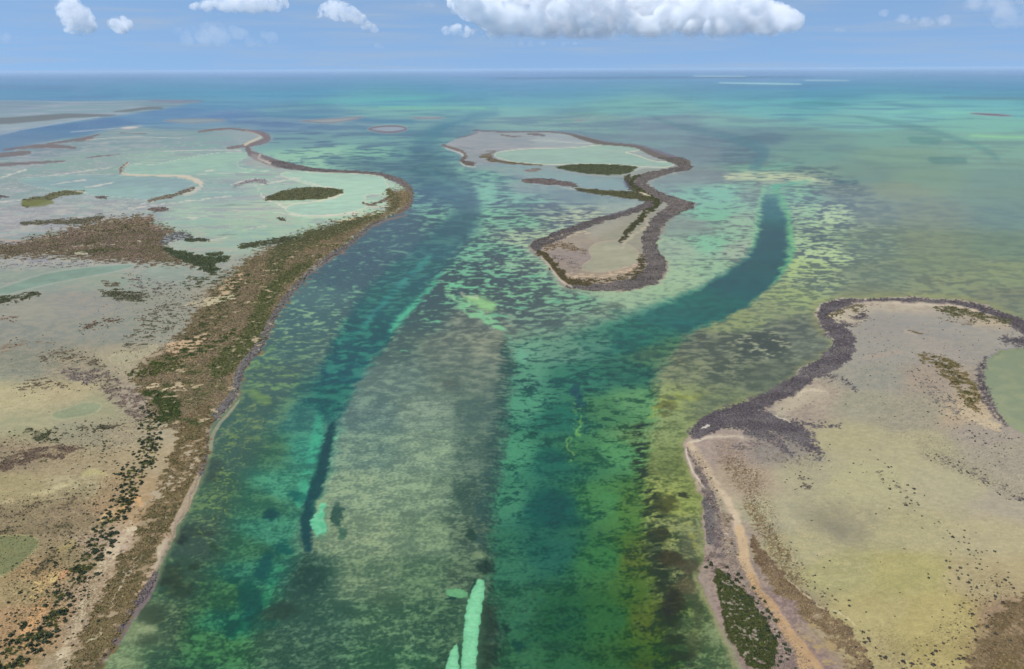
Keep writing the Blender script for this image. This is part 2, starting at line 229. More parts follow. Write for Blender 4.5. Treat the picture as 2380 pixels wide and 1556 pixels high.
# dry and wet flats: x, y, colour A, colour B, cover of B, size, softness
FLATS = [
(0,242,126,156,182,142,162,192,.4,300,.4),(200,246,128,162,182,152,168,192,.4,300,.4),(450,246,112,150,176,134,160,184,.4,300,.5),(0,302,142,166,186,154,172,190,.4,100,.4),
(0,350,118,144,168,150,162,178,.5,90,.4),(60,345,120,146,166,152,162,178,.5,90,.4),(250,325,122,156,168,150,166,178,.4,90,.4),(400,310,120,158,170,146,166,178,.4,90,.4),(500,330,128,168,172,134,156,174,.4,90,.4),(590,325,142,164,174,152,166,178,.4,80,.5),
(50,400,134,164,168,154,168,178,.5,70,.4),(200,385,134,170,166,144,166,174,.4,70,.4),(400,380,148,186,172,140,176,174,.4,70,.6),(520,385,148,192,176,134,168,174,.35,70,.5),(650,400,146,190,172,166,176,180,.4,50,.4),(750,410,150,192,174,164,178,178,.35,50,.5),
(80,440,130,160,166,154,168,178,.5,50,.4),(230,430,132,170,170,152,172,178,.4,50,.4),(350,435,136,176,170,132,166,170,.4,50,.6),(500,440,130,164,172,144,178,176,.4,50,.5),(620,430,148,186,172,162,178,178,.4,50,.4),(850,430,160,202,180,154,192,176,.4,50,.6),(750,490,164,214,178,160,206,176,.3,50,.8),
(50,500,142,150,162,158,162,172,.5,35,.35),(220,500,144,154,164,168,172,174,.5,30,.35),(330,490,138,154,166,160,172,174,.5,30,.35),(450,500,154,188,172,144,178,170,.3,50,.6),(550,530,158,190,170,150,182,168,.3,50,.6),(620,500,160,192,172,170,182,172,.4,30,.5),
(50,545,150,152,162,166,168,170,.5,30,.3),(420,560,156,182,166,174,178,166,.5,20,.4),(520,575,160,182,166,168,176,164,.4,20,.4),(470,590,150,168,160,170,172,162,.5,16,.4),
(50,600,150,152,160,172,172,166,.5,16,.3),(250,600,156,158,160,172,172,164,.5,16,.35),(60,650,146,162,152,158,168,156,.4,20,.5),(220,650,150,166,152,162,168,156,.4,16,.5),(400,640,146,160,152,164,168,158,.5,10,.5),(540,620,150,158,150,164,166,154,.5,8,.4),
(50,720,156,158,146,166,166,152,.5,14,.6),(200,700,152,156,150,164,162,150,.5,12,.5),(400,700,154,158,144,164,164,150,.5,8,.5),(500,700,160,156,136,170,164,146,.5,6,.4),
(60,780,142,150,140,160,160,146,.5,12,.6),(250,770,146,154,142,160,160,146,.5,10,.6),(400,770,152,158,142,166,164,146,.5,6,.5),
(50,850,140,148,130,160,160,140,.5,8,.5),(180,860,150,148,126,176,166,140,.5,6,.4),(290,838,176,170,140,186,178,150,.5,8,.6),(380,850,158,146,122,176,160,132,.5,5,.4),
(40,925,184,178,138,196,188,148,.5,10,.6),(150,910,182,174,136,192,182,144,.5,8,.5),(220,950,162,164,130,170,170,134,.5,10,.7),(330,930,160,150,134,178,168,146,.5,4,.4),
(50,990,166,168,132,178,176,138,.5,12,.7),(200,1000,160,160,132,172,168,138,.5,6,.5),(300,1010,172,164,136,186,178,144,.5,4,.4),
(50,1060,168,156,126,186,172,138,.5,4,.4),(180,1080,178,166,128,194,182,142,.5,4,.4),(330,1070,184,172,132,198,184,148,.5,3,.4),
(40,1140,180,172,126,194,184,136,.5,6,.5),(180,1130,178,170,128,204,196,152,.5,6,.3),(290,1130,190,170,126,204,184,144,.4,4,.4),
(40,1210,156,148,114,178,166,124,.5,4,.4),(160,1210,158,146,114,184,170,130,.5,3.5,.4),(280,1180,186,164,120,206,182,142,.5,3,.4),(230,1270,196,176,142,216,200,170,.5,2.5,.3),
(160,1290,172,160,118,186,172,128,.5,4,.4),(60,1370,176,164,116,196,180,130,.5,4,.4),(200,1370,190,170,134,214,196,162,.5,3,.3),(90,1340,194,168,118,206,180,130,.5,5,.4),
(110,1440,206,172,126,214,184,138,.5,4,.4),(50,1480,192,164,118,206,176,128,.5,3,.4),(190,1450,178,162,130,204,188,154,.5,3,.3),(30,1556,176,160,116,204,172,124,.5,3,.4),(150,1556,174,162,122,196,184,148,.5,3,.3),(0,1950,176,160,116,204,172,124,.5,3,.4),
(1150,340,144,154,168,158,162,174,.5,50,.4),(1250,325,142,154,168,156,164,174,.5,50,.4),(1350,350,150,166,170,160,172,174,.4,50,.4),(1100,372,138,150,164,150,158,168,.5,40,.4),(1250,400,136,156,164,146,162,168,.5,40,.5),(1430,420,138,150,152,154,162,156,.5,20,.5),(1380,440,134,150,154,148,158,158,.5,25,.5),
(1380,520,146,144,142,158,156,148,.5,12,.5),(1330,560,156,146,136,166,154,142,.5,8,.4),(1340,600,146,136,136,160,148,142,.5,8,.4),(1300,620,150,140,132,160,148,136,.5,6,.4),(1450,540,150,150,136,158,156,140,.5,12,.6),(1400,645,160,148,132,170,156,138,.5,7,.4),
(1960,720,196,186,164,180,172,150,.4,6,.4),(2100,712,190,180,160,176,166,148,.4,8,.4),(2080,745,160,160,152,168,164,154,.5,12,.7),(2200,760,158,158,150,170,166,154,.5,12,.7),(2280,730,168,158,140,182,170,150,.5,6,.4),
(2050,820,164,164,152,172,168,154,.5,10,.7),(2180,810,168,164,152,176,170,156,.5,10,.7),(2260,800,160,160,150,170,166,152,.5,10,.7),(2040,880,156,158,144,168,166,148,.5,8,.7),(2160,880,164,154,136,176,164,144,.5,5,.4),
(1890,925,168,158,138,188,176,154,.5,5,.4),(1850,960,160,150,134,176,166,144,.5,5,.5),(2000,940,162,162,138,172,170,144,.5,8,.7),(2120,960,160,158,136,172,168,142,.5,6,.6),(2250,960,196,182,150,182,166,138,.5,5,.4),(2300,1000,166,160,144,176,168,148,.5,5,.6),
(1960,1020,176,172,134,184,180,140,.5,8,.8),(2120,1040,176,172,136,186,182,142,.5,8,.8),(2350,1060,166,162,140,176,170,146,.5,6,.7),(1700,1050,164,152,138,180,166,148,.5,3,.4),(1790,1050,150,146,134,164,158,142,.5,3,.5),(1730,1110,172,160,134,184,172,144,.5,3,.4),
(1870,1100,172,170,138,182,178,142,.5,8,.8),(2000,1120,182,180,138,188,186,142,.5,10,.8),(2200,1130,178,176,140,186,182,144,.5,10,.8),(2360,1170,172,168,142,180,174,146,.5,8,.7),(1800,1200,174,174,140,186,182,144,.5,6,.7),
(1960,1220,164,162,128,178,174,134,.5,10,.7),(2100,1240,176,174,130,186,182,136,.5,10,.8),(2300,1250,178,174,134,188,182,140,.5,10,.8),(1850,1280,174,174,132,186,182,136,.5,6,.7),
(1950,1330,170,170,118,184,182,128,.5,8,.8),(2100,1330,176,174,110,186,182,120,.5,10,.8),(2300,1340,176,166,122,184,176,130,.5,8,.7),(2050,1420,178,172,116,186,180,124,.5,8,.8),(2180,1440,182,174,104,190,182,114,.5,8,.8),(2360,1440,160,142,110,172,154,120,.5,5,.6),
(2060,1530,174,166,116,184,176,124,.5,8,.8),(2180,1540,178,168,106,188,178,114,.5,8,.8),(2340,1540,140,124,96,158,140,106,.5,4,.5),
(1680,1240,154,145,128,172,161,141,.5,2.5,.3),(1700,1330,144,134,118,166,153,132,.5,2.5,.3),(1760,1420,140,126,114,166,150,134,.5,2.5,.3),(1850,1556,140,126,114,160,142,126,.5,2.5,.3),(1760,1950,140,126,114,160,142,126,.5,2.5,.3),(2300,1950,150,134,100,170,150,110,.5,5,.5)]

# ------------------------------------------------------------------ land outlines
MAINLAND = [(-1300,352),(-600,352),(0,360),(60,337),(130,327),(200,318),(250,300),(310,292),(370,300),(470,300),(530,296),(600,304),(637,320),(620,332),(590,340),(592,348),(605,355),(625,362),(655,372),(700,386),(740,394),(793,397),(843,398),(893,403),(926,413),(950,427),(961,447),(959,467),(953,483),(926,495),(870,520),(843,543),(810,573),(793,584),(763,604),(733,624),(713,643),(687,674),(662,704),(647,728),(633,758),(620,784),(613,804),(590,831),(570,854),(563,878),(560,904),(547,931),(533,948),(513,968),(487,991),(487,1018),(483,1038),(484,1060),(473,1101),(463,1114),(450,1148),(437,1181),(417,1214),(405,1251),(383,1284),(370,1321),(363,1344),(343,1381),(317,1411),(293,1444),(273,1484),(253,1518),(220,1551),(180,1620),(60,1800),(-50,2100),(-1300,2100)]
NORTHFLAT = [(-1300,232),(0,233),(200,236),(400,231),(480,237),(430,243),(400,250),(330,262),(200,279),(100,292),(40,303),(0,309),(-300,330),(-1300,332)]
MIDLAND = [(1028,340),(1045,330),(1062,322),(1085,316),(1106,306),(1126,303),(1193,306),(1276,304),(1326,309),(1376,320),(1410,330),(1460,334),(1493,338),(1525,352),(1560,364),(1586,368),(1609,374),(1611,388),(1586,402),(1560,407),(1526,417),(1512,428),(1528,444),(1553,457),(1586,463),(1626,477),(1586,493),(1570,500),(1553,515),(1543,540),(1526,560),(1526,580),(1543,597),(1555,617),(1550,640),(1526,660),(1493,670),(1426,678),(1376,677),(1326,672),(1303,660),(1290,643),(1276,620),(1256,600),(1232,585),(1226,570),(1260,553),(1313,533),(1376,510),(1426,500),(1460,490),(1493,478),(1500,470),(1460,463),(1426,460),(1370,452),(1330,438),(1290,431),(1240,428),(1212,422),(1215,414),(1250,414),(1290,413),(1330,420),(1345,430),(1380,436),(1440,444),(1470,440),(1450,412),(1400,412),(1340,410),(1290,398),(1200,388),(1140,385),(1105,386),(1085,384),(1070,376),(1075,368),(1060,354)]
EASTLAND = [(1729,1556),(1709,1504),(1683,1461),(1666,1438),(1646,1401),(1636,1371),(1623,1338),(1629,1311),(1639,1301),(1636,1254),(1629,1204),(1633,1164),(1639,1154),(1619,1138),(1606,1104),(1596,1071),(1586,1044),(1593,1014),(1606,994),(1629,978),(1679,954),(1729,934),(1786,918),(1819,904),(1846,881),(1849,864),(1869,848),(1903,838),(1929,821),(1939,804),(1933,784),(1909,761),(1895,738),(1893,724),(1906,708),(1936,698),(1986,692),(2086,690),(2186,692),(2253,698),(2303,711),(2346,731),(2379,748),(2450,790),(2440,812),(2340,808),(2290,830),(2288,890),(2306,938),(2326,977),(2380,1011),(2500,1080),(2700,1150),(3700,1400),(3700,2200),(1900,2200),(1770,1700)]
EASTPOND = [(2700,800),(2450,812),(2345,812),(2292,832),(2288,890),(2306,938),(2326,977),(2380,1011),(2500,1080),(2700,1150),(3700,1400),(3700,800)]
ISLETS = [
 [(373,280),(417,277),(480,276),(533,279),(510,283),(470,286),(440,288),(400,284)],
 [(277,299),(290,294),(325,294),(320,299),(295,302)],
 [(690,282),(735,278),(800,274),(850,270),(835,276),(805,282),(775,287),(725,285)],
 [(850,300),(870,294),(900,291),(935,292),(949,299),(940,306),(905,311),(870,307)],
 [(952,274),(975,272),(1015,272),(1036,274),(1015,277),(975,277)],
 [(1329,280),(1347,278),(1365,280),(1347,282)],
 [(2246,263),(2280,263),(2330,266),(2358,270),(2330,271),(2280,268)]]

def paint(px, py, wx, wy, foot=None):
    N = px.shape[0]; rng_ = np.hypot(wx, wy)
    ppm = FL/np.sqrt(rng_**2+ALT**2)                 # sheet units per metre across
    if foot is None: foot = (wy**2+ALT**2)/(ALT*FL)*0.9*2.0/2.0*1.6
    fo = np.minimum(foot, 400)
    F = lambda s, o=4, seed=0, sx=1.0, rough=.55: fbm(wx, wy, s, o, seed, sx, rough, fo)
    # wobble that roughens every outline (sheet units)
    w1 = F(26, 5, 1, rough=.65); w2 = F(26, 5, 2, rough=.65); w3 = F(260, 4, 3); w4 = F(5, 4, 4)
    amp = np.clip(20*ppm, 1.5, 7)
    qx = px + w1*amp*1.0 + w4*2.5; qy = py + (w2*amp*.6 + w4*1.5)*np.clip((py-150)/500, .15, 1)
    sx = px + w1*1.5; sy = py + w2*.8*np.clip((py-150)/500, .2, 1)
    rgb = np.zeros((N, 3), np.float32)
    # scale selector: blended fixed-size noises
    S = [1.6, 4.5, 12., 34., 100., 330., 1000.]
    def bank(seed, stretch):
        out = []
        for i, s in enumerate(S):
            ux = wx + (w1 if s > 8 else w4)*s*.35; uy = wy + (w2 if s > 8 else w1*.4+w2*.3)*s*.3
            out.append(fbm(ux, uy, s, 4, seed+i, stretch, .62, fo))
        return out
    def pick(B, size):
        L = np.interp(np.log(np.clip(size, S[0], S[-1])), np.log(S), np.arange(len(S)))
        out = np.zeros(N, np.float32); nrm = np.zeros(N, np.float32)
        for i in range(len(S)):
            w = np.clip(1.35-np.abs(L-i), 0, 1).astype(np.float32); out += w*B[i]; nrm += w*w
        return out/np.sqrt(nrm+1e-6)
    BW = bank(10, 1.45); BL = bank(30, 1.4)
    nearK = sst(640, 1050, py); cloud = F(38, 3, 61, 1.2)
    mixg = F(2.2, 3, 62, 1.2, .7); mixh = F(.9, 2, 63, 1.1, .8)
    def quant(c):    # threshold of the noise for a wanted cover
        return np.interp(c, [0, .05, .15, .3, .5, .7, .85, .95, 1], [-1.6, -.75, -.47, -.24, 0, .24, .47, .75, 1.6])
    ks = np.interp(py, [170, 260, 420, 900, 1500], [1.0, .88, .68, .78, .86])[:, None].astype(np.float32)
    def mute(c, ok=1.0):
        g_ = c.mean(1, keepdims=True)
        o_ = np.stack([np.interp(py, [170, 200, 230, 260, 330, 450, 700, 1000, 1500], v) for v in ([4, 2, 2, 2, 2, 3, 3, 4, 2], [-4, -4, -7, -9, -3, 0, 2, 11, 9], [4, 4, 7, 8, 5, 3, 4, 9, 6])], 1).astype(np.float32)
        c = g_+(c-g_)*ks+o_*np.where(py < 600, 1.0, ok)[:, None].astype(np.float32)
        fb = np.interp(py, [500, 1000, 1200, 1550], [.74, .70, .56, .48])
        c[:, 2] = np.maximum(c[:, 2], c[:, 1]*fb); return c
    def two(tab, B, px_=None):
        f = field(qx if px_ is None else px_, qy, tab)
        size = f[:, 7]*(1+1.3*nearK*(B is BW)); soft = f[:, 8]+.45*nearK*(B is BW)
        n = pick(B, size)*(1-.25*nearK) + cloud*.25*nearK + mixg*.5*nearK + mixh*.3*nearK; th = quant(f[:, 6])
        m = sst(-.5, .5, (th-n)/np.maximum(np.maximum(soft, .1), .9*fo/size)/1.2)
        return f[:, :3]*(1-m[:, None]) + f[:, 3:6]*m[:, None], m, f
    vg = np.zeros(N, np.float32); onland = [False]
    def L(mask, col, c2=None, t=None, wet=False):
        nonlocal rgb, vg
        m = np.clip(mask, 0, 1)[:, None]
        if onland[0]: vg = vg*(1-m[:, 0]) + m[:, 0]*float(wet)
        c = np.array(col, np.float32)
        if c2 is not None: c = c*(1-t[:, None]) + np.array(c2, np.float32)*t[:, None]
        rgb = rgb*(1-m)+c*m
    def edge(sd, soft=2.0): return np.clip(sd/soft+.5, 0, 1)
    def ln(pts, soft=2.0, x=None, y=None, ysq=1.0, n=2): return edge(line_sd(qx if x is None else x, qy if y is None else y, pts, n=n, ysq=ysq), soft)
    def pl(pts, soft=2.0, x=None, y=None, n=1): return edge(poly_sd(qx if x is None else x, qy if y is None else y, pts, n=n), soft)

    # ---------------- sea bed
    rgb, gm, f = two(WATER, BW); rgb = mute(rgb)
    near = sst(1000, 1500, py)
    # deep channels
    dw = px + w1*amp*1.6 + w4*3; dy_ = py + w2*amp*.9
    A = [(1150,262,6),(1060,282,10),(1015,305,14),(985,335,22),(985,370,36),(1010,410,42),(1062,445,34),(1093,475,28),(1078,518,34),(1035,560,40),(985,610,44),(935,660,50),(885,720,55),(835,790,54),(800,850,48),(775,905,42),(765,960,20)]
    A0 = [(760,372,6),(820,380,14),(900,390,22),(970,405,28),(1030,430,30)]
    A2 = [(760,900,40),(720,970,62),(690,1040,80),(655,1120,88),(625,1200,90),(595,1290,84),(560,1370,80),(520,1450,76),(480,1556,72),(380,1900,90)]
    B0 = [(1790,432,5),(1792,470,20),(1796,510,30),(1796,560,37),(1782,610,43),(1742,650,47),(1680,690,46),(1600,724,42),(1530,757,38),(1480,785,32),(1430,815,18)]
    BP = [(1225,775),(1320,775),(1400,745),(1500,715),(1600,695),(1620,740),(1600,770),(1570,810),(1530,850),(1525,900),(1528,950),(1512,1010),(1502,1080),(1500,1160),(1508,1230),(1510,1300),(1515,1380),(1530,1440),(1560,1520),(1570,1600),(1620,2100),(1130,2100),(1150,1620),(1160,1556),(1165,1480),(1150,1400),(1140,1340),(1140,1280),(1150,1210),(1140,1150),(1160,1080),(1165,1000),(1180,930),(1185,870),(1178,820),(1190,790)]
    NB = [(-900,415,30),(-300,365,28),(0,333,24),(120,308,18),(250,289,13),(380,270,10),(470,256,6),(600,245,3)]
    rD, mD, fD = two(DEEP, BW); rD = mute(rD, .0); rD += np.stack([np.interp(py, [300, 350, 500, 700, 900], [-4, 4, 8, 4, 0]), np.interp(py, [300, 500, 700, 900], [6, 11, 7, 0]), np.interp(py, [300, 500, 700, 900], [-2, 0, 0, 0])], 1)
    dp = np.zeros(N, np.float32)
    def deep(m):
        nonlocal rgb, dp
        dp = np.maximum(dp, np.clip(m, 0, 1))
        m = np.clip(m, 0, 1)[:, None]; rgb = rgb*(1-m)+rD*m
    deep(ln(NB, 5)*.95); deep(ln(A0, 16, dw, dy_)*.8); deep(ln(A, 22, dw, dy_)*.92); deep(ln(A2, 50, dw, dy_)*.9)
    mb = ln(B0, 14, dw, dy_)
    # sand rims along the second channel
    L(ln([(1776,440,6),(1764,490,8),(1756,560,8),(1744,600,8),(1700,640,9),(1610,682,9),(1500,722,8),(1400,758,6)], 8)*.75, (142,196,158))
    L(ln([(1800,436,6),(1826,480,8),(1838,540,8),(1838,600,9),(1800,650,8)], 9)*.75, (112,178,138))
    L(ln([(1795,438,5),(1815,428,5),(1860,423,4),(1910,415,3)], 5)*.8, (104,178,156))
    deep(mb); deep(ln([(1560,742,18),(1480,785,26),(1400,830,36),(1350,900,40)], 55, dw, dy_)); deep(pl(BP, 34, px+w1*14+w4*8+mixg*6, py+w2*9))
    # lighter teal threads in the first channel
    n8 = pick(BW, np.full(N, 14.0)); 
    for P_, c, k in [([(1000,592,5),(940,650,7),(890,700,7),(850,745,6)], (82,160,152), .5), ([(1030,420,3),(1100,455,4),(1000,400,3)], (110,170,165), .3),
                     ([(1020,640,4),(990,680,6),(950,715,7),(930,740,10),(908,765,6)], (98,192,154), .75), ([(790,790,5),(830,765,6),(860,745,4)], (90,170,145), .6),
                     ([(740,960,10),(735,1030,14),(715,1100,16),(700,1160,14)], (72,176,140), .55), ([(540,1470,10),(600,1400,12),(650,1320,10)], (62,158,112), .4)]:
        L(ln(P_, 9)*k*sst(-.5, .3, n8+.25), c)
    for x, y, a, b, k in [(1010,748,15,3,.8),(990,740,9,3,.7),(1095,668,26,3,.9),(1060,663,28,5,.9),(1350,690,14,5,.6),(1148,732,18,6,.7),(1290,700,20,6,.5),(940,815,12,3,.7),(772,1000,6,4,.8),(783,1015,7,3,.8),(1170,735,14,4,.8),(1210,715,16,4,.7),(1240,640,16,5,.6)]:
        d = 1-np.hypot((qx-x)/a, (qy-y)/b); L(np.clip(d*3, 0, 1)*k, (122,196,156))
    # Y shaped sand spill
    L(ln([(1039,680,2),(1050,692,4),(1070,706,8),(1100,722,12),(1125,738,11),(1150,752,9),(1172,764,4)], 5, qx+w1*5, qy+w2*3)*.9*sst(-1, -.1, n8+w4*.3), (128,196,150), (150,200,156), sst(-.4, .5, w4))
    L(ln([(1085,693,5),(1115,700,12),(1140,712,12)], 12)*.8, (156,208,144)); L(ln([(1070,680,2),(1090,690,3),(1110,692,3)], 5)*.7, (196,210,176))
    L(ln([(1175,770,4),(1190,795,6),(1215,830,8)], 10, qx+w1*6)*.5*sst(-.5, .3, n8), (110,178,150))
    # far shoals and meadows
    for P_, c, k in [([(1612,177.5,.8),(1730,178,.8)], (190,222,228), .9), ([(1672,193,.7),(1760,194.5,1.3),(1860,196,1)], (196,228,230), .9), ([(1872,187,.8),(1972,188,.8)], (182,216,224), .9), ([(380,182.5,.5),(520,183,.5)], (130,170,200), .3), ([(1200,183,.6),(1290,184,.4)], (150,180,210), .5),
                     ([(2190,226,1.5),(2280,229,4),(2400,230,5),(2700,236,5)], (104,144,162), .6), ([(1840,240,1),(1900,239,3),(1960,242,1)], (90,148,158), .75), ([(1320,263,1),(1360,264,2),(1400,264,1)], (96,148,150), .7), ([(1265,282,1.5),(1330,281,2)], (100,146,150), .6),
                     ([(1520,275,3),(1590,296,7),(1680,315,9),(1770,340,14),(1770,375,16),(1750,400,8)], (88,130,146), .5), ([(1990,272,2),(2060,282,6),(2150,300,7),(2220,322,6),(2290,345,6),(2320,370,6)], (92,138,146), .36), ([(2080,270,1),(2180,279,2.5),(2260,275,1)], (98,146,160), .6),
                     ([(2170,373,8),(2240,372,8)], (92,132,134), .5), ([(2120,325,8),(2180,328,8)], (94,140,140), .45), ([(2260,316,2),(2380,320,2.5),(2700,322,3)], (150,206,162), .8), ([(2050,262,1),(2160,261,4),(2260,262,3)], (140,206,186), .6), ([(700,240,2),(900,232,3),(1050,222,2)], (108,186,184), .5),
                     ([(560,262,3),(680,268,6),(860,280,5),(960,284,6)], (94,140,168), .45), ([(800,285,3),(840,300,5),(900,322,5)], (96,140,160), .35), ([(880,250,2),(1000,251,3),(1130,252,2)], (128,192,172), .6),
                     ([(1000,308,3),(1040,290,5),(1100,274,4)], (92,138,158), .5)]:
        L(ln(P_, 4, px+w3*8, py+w3*2.0, ysq=1.0)*k, c)
    hd = pick(BW, np.full(N, 26.0))*.6+n8*.5
    L(ln([(1690,412,7),(1740,408,11),(1800,412,12),(1870,414,9),(1930,420,6)], 12)*sst(-.35, .25, hd+.12)*.85, (196,204,172)); L(ln([(1690,432,8),(1720,450,8),(1700,480,6)], 10)*sst(-.1, .2, hd)*.6, (150,196,166))
    L(ln([(1850,440,8),(1880,470,10),(1890,500,10)], 10)*sst(-.1, .2, hd)*.6, (150,192,158)); L(ln([(1760,395,5),(1800,388,4),(1840,380,3)], 8)*sst(-.2, .3, hd)*.5, (110,172,156))
    L(ln([(1770,425,4),(1800,422,6),(1830,425,4)], 5)*.5, (150,160,150))
    L(ln([(1900,412,5),(1940,420,8),(1990,425,6)], 8)*sst(-.2, .2, n8)*.7, (76,100,118))
    # dark lines, holes and meadows of the near channels
    chop = (F(.8, 3, 64, 1.3, .8)*.5+mixg*.5)
    rgb = rgb*(1+.13*(chop*sst(500, 1000, py)))[:, None]
    rip = pick(bank(50, 3.2), np.full(N, 3.6)); rip2 = pick(bank(50, 3.2), np.full(N, 6.5))
    rp = sst(-.12, .12, rip*.5+rip2*.6)
    mk = sst(.42, .62, rip*.55+rip2*.45+mixg*.15)*np.clip(dp, 0, 1)*sst(700, 800, py)*(1-.55*sst(1150, 1400, py))*sst(1120, 1180, px)
    L(mk*.75, (30, 74, 72), (40, 78, 62), sst(1350, 1480, px))
    L(ln([(1172,785,8),(1176,850,16),(1166,930,18),(1158,1010,20),(1146,1090,22),(1132,1150,22),(1122,1210,18),(1118,1260,14)], 14, px+w1*8+w4*5, py)*(.1+.72*rp), (58,88,86))
    L(ln([(1490,985,10),(1485,1040,14),(1500,1100,20),(1512,1160,24),(1522,1230,26),(1525,1300,22),(1540,1380,24),(1562,1450,24),(1580,1520,26),(1600,1620,30)], 16, px+w1*14, py+w2*8)*sst(-.15, .15, rip2+.1)*.85, (46,60,48))
    L(ln([(772,985,8),(762,1030,12),(748,1080,14),(732,1140,15),(716,1180,14),(712,1230,14),(716,1275,8)], 9, px+w4*5+w1*3, py)*.88, (34,70,78))
    L(ln([(1106,1346,5),(1098,1370,6),(1092,1388,4)], 4)*.9, (38,66,60)); L(ln([(1068,1500,2),(1070,1556,2.5),(1072,1620,3)], 2)*.9, (40,66,58))
    blob = px + w1*11 + w4*6, py + w2*7 + w4*3; bn = F(5, 4, 99, 1.2, .7)
    for x, y, a, b, c, k in [(621,1189,22,16,(28,76,80),.9),(678,1148,16,14,(34,92,90),.7),(655,1266,24,18,(30,84,82),.8),(700,1150,20,12,(36,100,94),.6),(615,1310,22,40,(26,82,82),.85),(580,1390,34,44,(26,80,76),.8),(545,1450,26,28,(26,78,70),.75),(630,1450,30,20,(36,80,70),.6),(548,1340,18,12,(26,78,70),.8),
                     (780,1196,16,32,(44,78,74),.8),(792,1240,14,14,(40,84,74),.6),(1340,905,18,16,(34,80,92),.8),(1345,930,14,20,(34,80,92),.7),(1128,1315,26,16,(46,68,62),.9),(1100,1240,14,14,(44,70,64),.8),(1178,1452,12,12,(34,64,58),.85),(1206,1490,18,14,(30,70,64),.8),(1290,1490,44,16,(36,72,60),.6),(1135,1440,26,46,(46,64,56),.6),(1120,1520,40,44,(44,62,54),.6),
                     (1395,1058,20,10,(42,84,70),.8),(1550,940,30,11,(96,102,78),.8),(1545,1170,34,24,(66,72,52),.75),(1595,1150,14,8,(54,60,50),.85),(1530,1240,26,16,(60,66,50),.8),(1560,1300,34,26,(62,60,50),.8),(1560,1400,30,40,(50,52,42),.75),(1600,1360,24,24,(100,92,72),.6),(1540,940,24,8,(84,92,70),.7),(1548,960,18,5,(80,90,66),.6),(1600,1320,26,20,(84,80,66),.7),
                     (1460,800,30,10,(46,92,90),.6),(1510,818,34,12,(64,92,86),.6),(1050,892,20,9,(84,98,94),.6),(1390,720,24,8,(84,98,96),.6),(1430,710,26,9,(84,98,96),.5),(1620,440,10,4,(90,120,130),.5),
                     (460,1238,42,14,(56,72,66),.75),(420,1254,22,12,(46,58,56),.8),(400,1330,30,26,(54,68,58),.7),(396,1350,34,16,(52,66,58),.8),(455,1318,16,9,(48,66,54),.8),(420,1368,40,20,(50,66,54),.6),(350,1425,40,30,(54,70,58),.7),(340,1490,30,20,(54,72,58),.6),(500,1270,14,10,(52,78,62),.7),(495,1085,30,26,(60,78,74),.7),(500,1110,26,12,(60,76,70),.6),
                     (1610,1500,26,36,(68,78,58),.55),(1600,1270,20,30,(78,84,70),.4),(1620,1420,14,50,(74,84,64),.6),(640,1420,60,26,(46,66,60),.6),(720,1340,40,40,(44,70,64),.55),(900,1400,40,24,(66,92,74),.5)]:
        d = 1-np.hypot((blob[0]-x)/a, (blob[1]-y)/b)+bn*.28; L(np.clip(d*2.2+.2, 0, 1)*k, c)
    # yellow-green sand threads and lights
    th1 = np.abs(F(14, 4, 70)); th = sst(.10, .0, th1)
    L(ln([(560,985,20),(540,1050,26),(530,1110,24),(500,1170,26),(480,1230,16)], 20)*th*.65, (150,180,90))
    L(ln([(1340,930,8),(1345,970,14),(1335,1020,14),(1325,1060,8)], 8)*th*.8, (120,176,96)); L(ln([(1352,960,2),(1347,985,3),(1340,1000,5),(1352,1003,3)], 4)*.6, (134,190,100))
    L(ln([(1320,1010,2),(1322,1035,2),(1330,1052,2)], 3)*.5, (150,190,110))
    L(ln([(1500,960,14),(1570,930,24),(1620,915,16)], 20)*.35*sst(-.3, .4, w1), (178,188,84))
    L(ln([(1560,1150,8),(1590,1200,10),(1620,1260,8),(1628,1300,6)], 10)*.5*sst(-.2, .4, w1), (176,176,96))
    L(ln([(555,860,14),(620,840,16),(650,790,10)], 16)*sst(0, .5, w1)*.6, (140,184,110)); L(ln([(590,915,14),(620,930,8)], 10)*.4, (140,170,90))
    L(ln([(540,985,3),(520,1005,4),(500,1030,4),(488,1062,4)], 6)*.5*sst(-.6, .3, w4), (150,156,124))
    # the bright shoals near the camera
    L(ln([(1118,1350,8),(1104,1400,22),(1096,1450,24),(1090,1560,26),(1085,1700,26)], 22)*.45, (84,128,96)); L(ln([(744,1170,14),(742,1210,16),(748,1240,14)], 18)*.4*sst(-.6, .4, w4+.3), (88,146,118))
    for P_ in [[(1110,1346),(1126,1346),(1127,1371),(1123,1394),(1116,1438),(1111,1488),(1106,1556),(1100,1700),(1060,1700),(1070,1556),(1076,1488),(1080,1438),(1086,1398),(1096,1378)], [(1060,1491),(1065,1508),(1066,1556),(1060,1700),(1000,1700),(1033,1556),(1043,1528)]]:
        sb = poly_sd(px+w4*2.6+mixg*1.5, py+w4*2.0, P_, n=1); L(edge(sb, 2.5)*.93, (118,196,150), (134,208,164), sst(-.5, .5, w4+rip*.5)); L(edge(sb-5, 9)*.55, (148,218,174)); L(edge(sb, 3)*sst(.15, .5, rip+w4*.3)*.35, (96,168,130))
    L(pl([(743,1168),(760,1166),(752,1188),(755,1218),(765,1234),(742,1241),(730,1254),(733,1238),(717,1211),(730,1198)], 3.5, px+w4*5+mixg*2, py+w4*4)*.85, (96,190,148), (124,206,166), sst(-.4, .4, w4))
    L(ln([(736,1190,2),(738,1172,3),(748,1162,5),(760,1164,3)], 4)*.6, (150,170,130))
    L(pl([(1033,1380),(1045,1368),(1070,1366),(1084,1378),(1084,1390),(1050,1388)], 4)*.8, (112,182,130)); L(ln([(1035,1392,2),(1055,1390,4)], 3)*.9, (36,70,66))
    L(np.clip((1-np.hypot((px-1113)/22, (py-1289)/10))*3, 0, 1)*.6, (138,160,120))
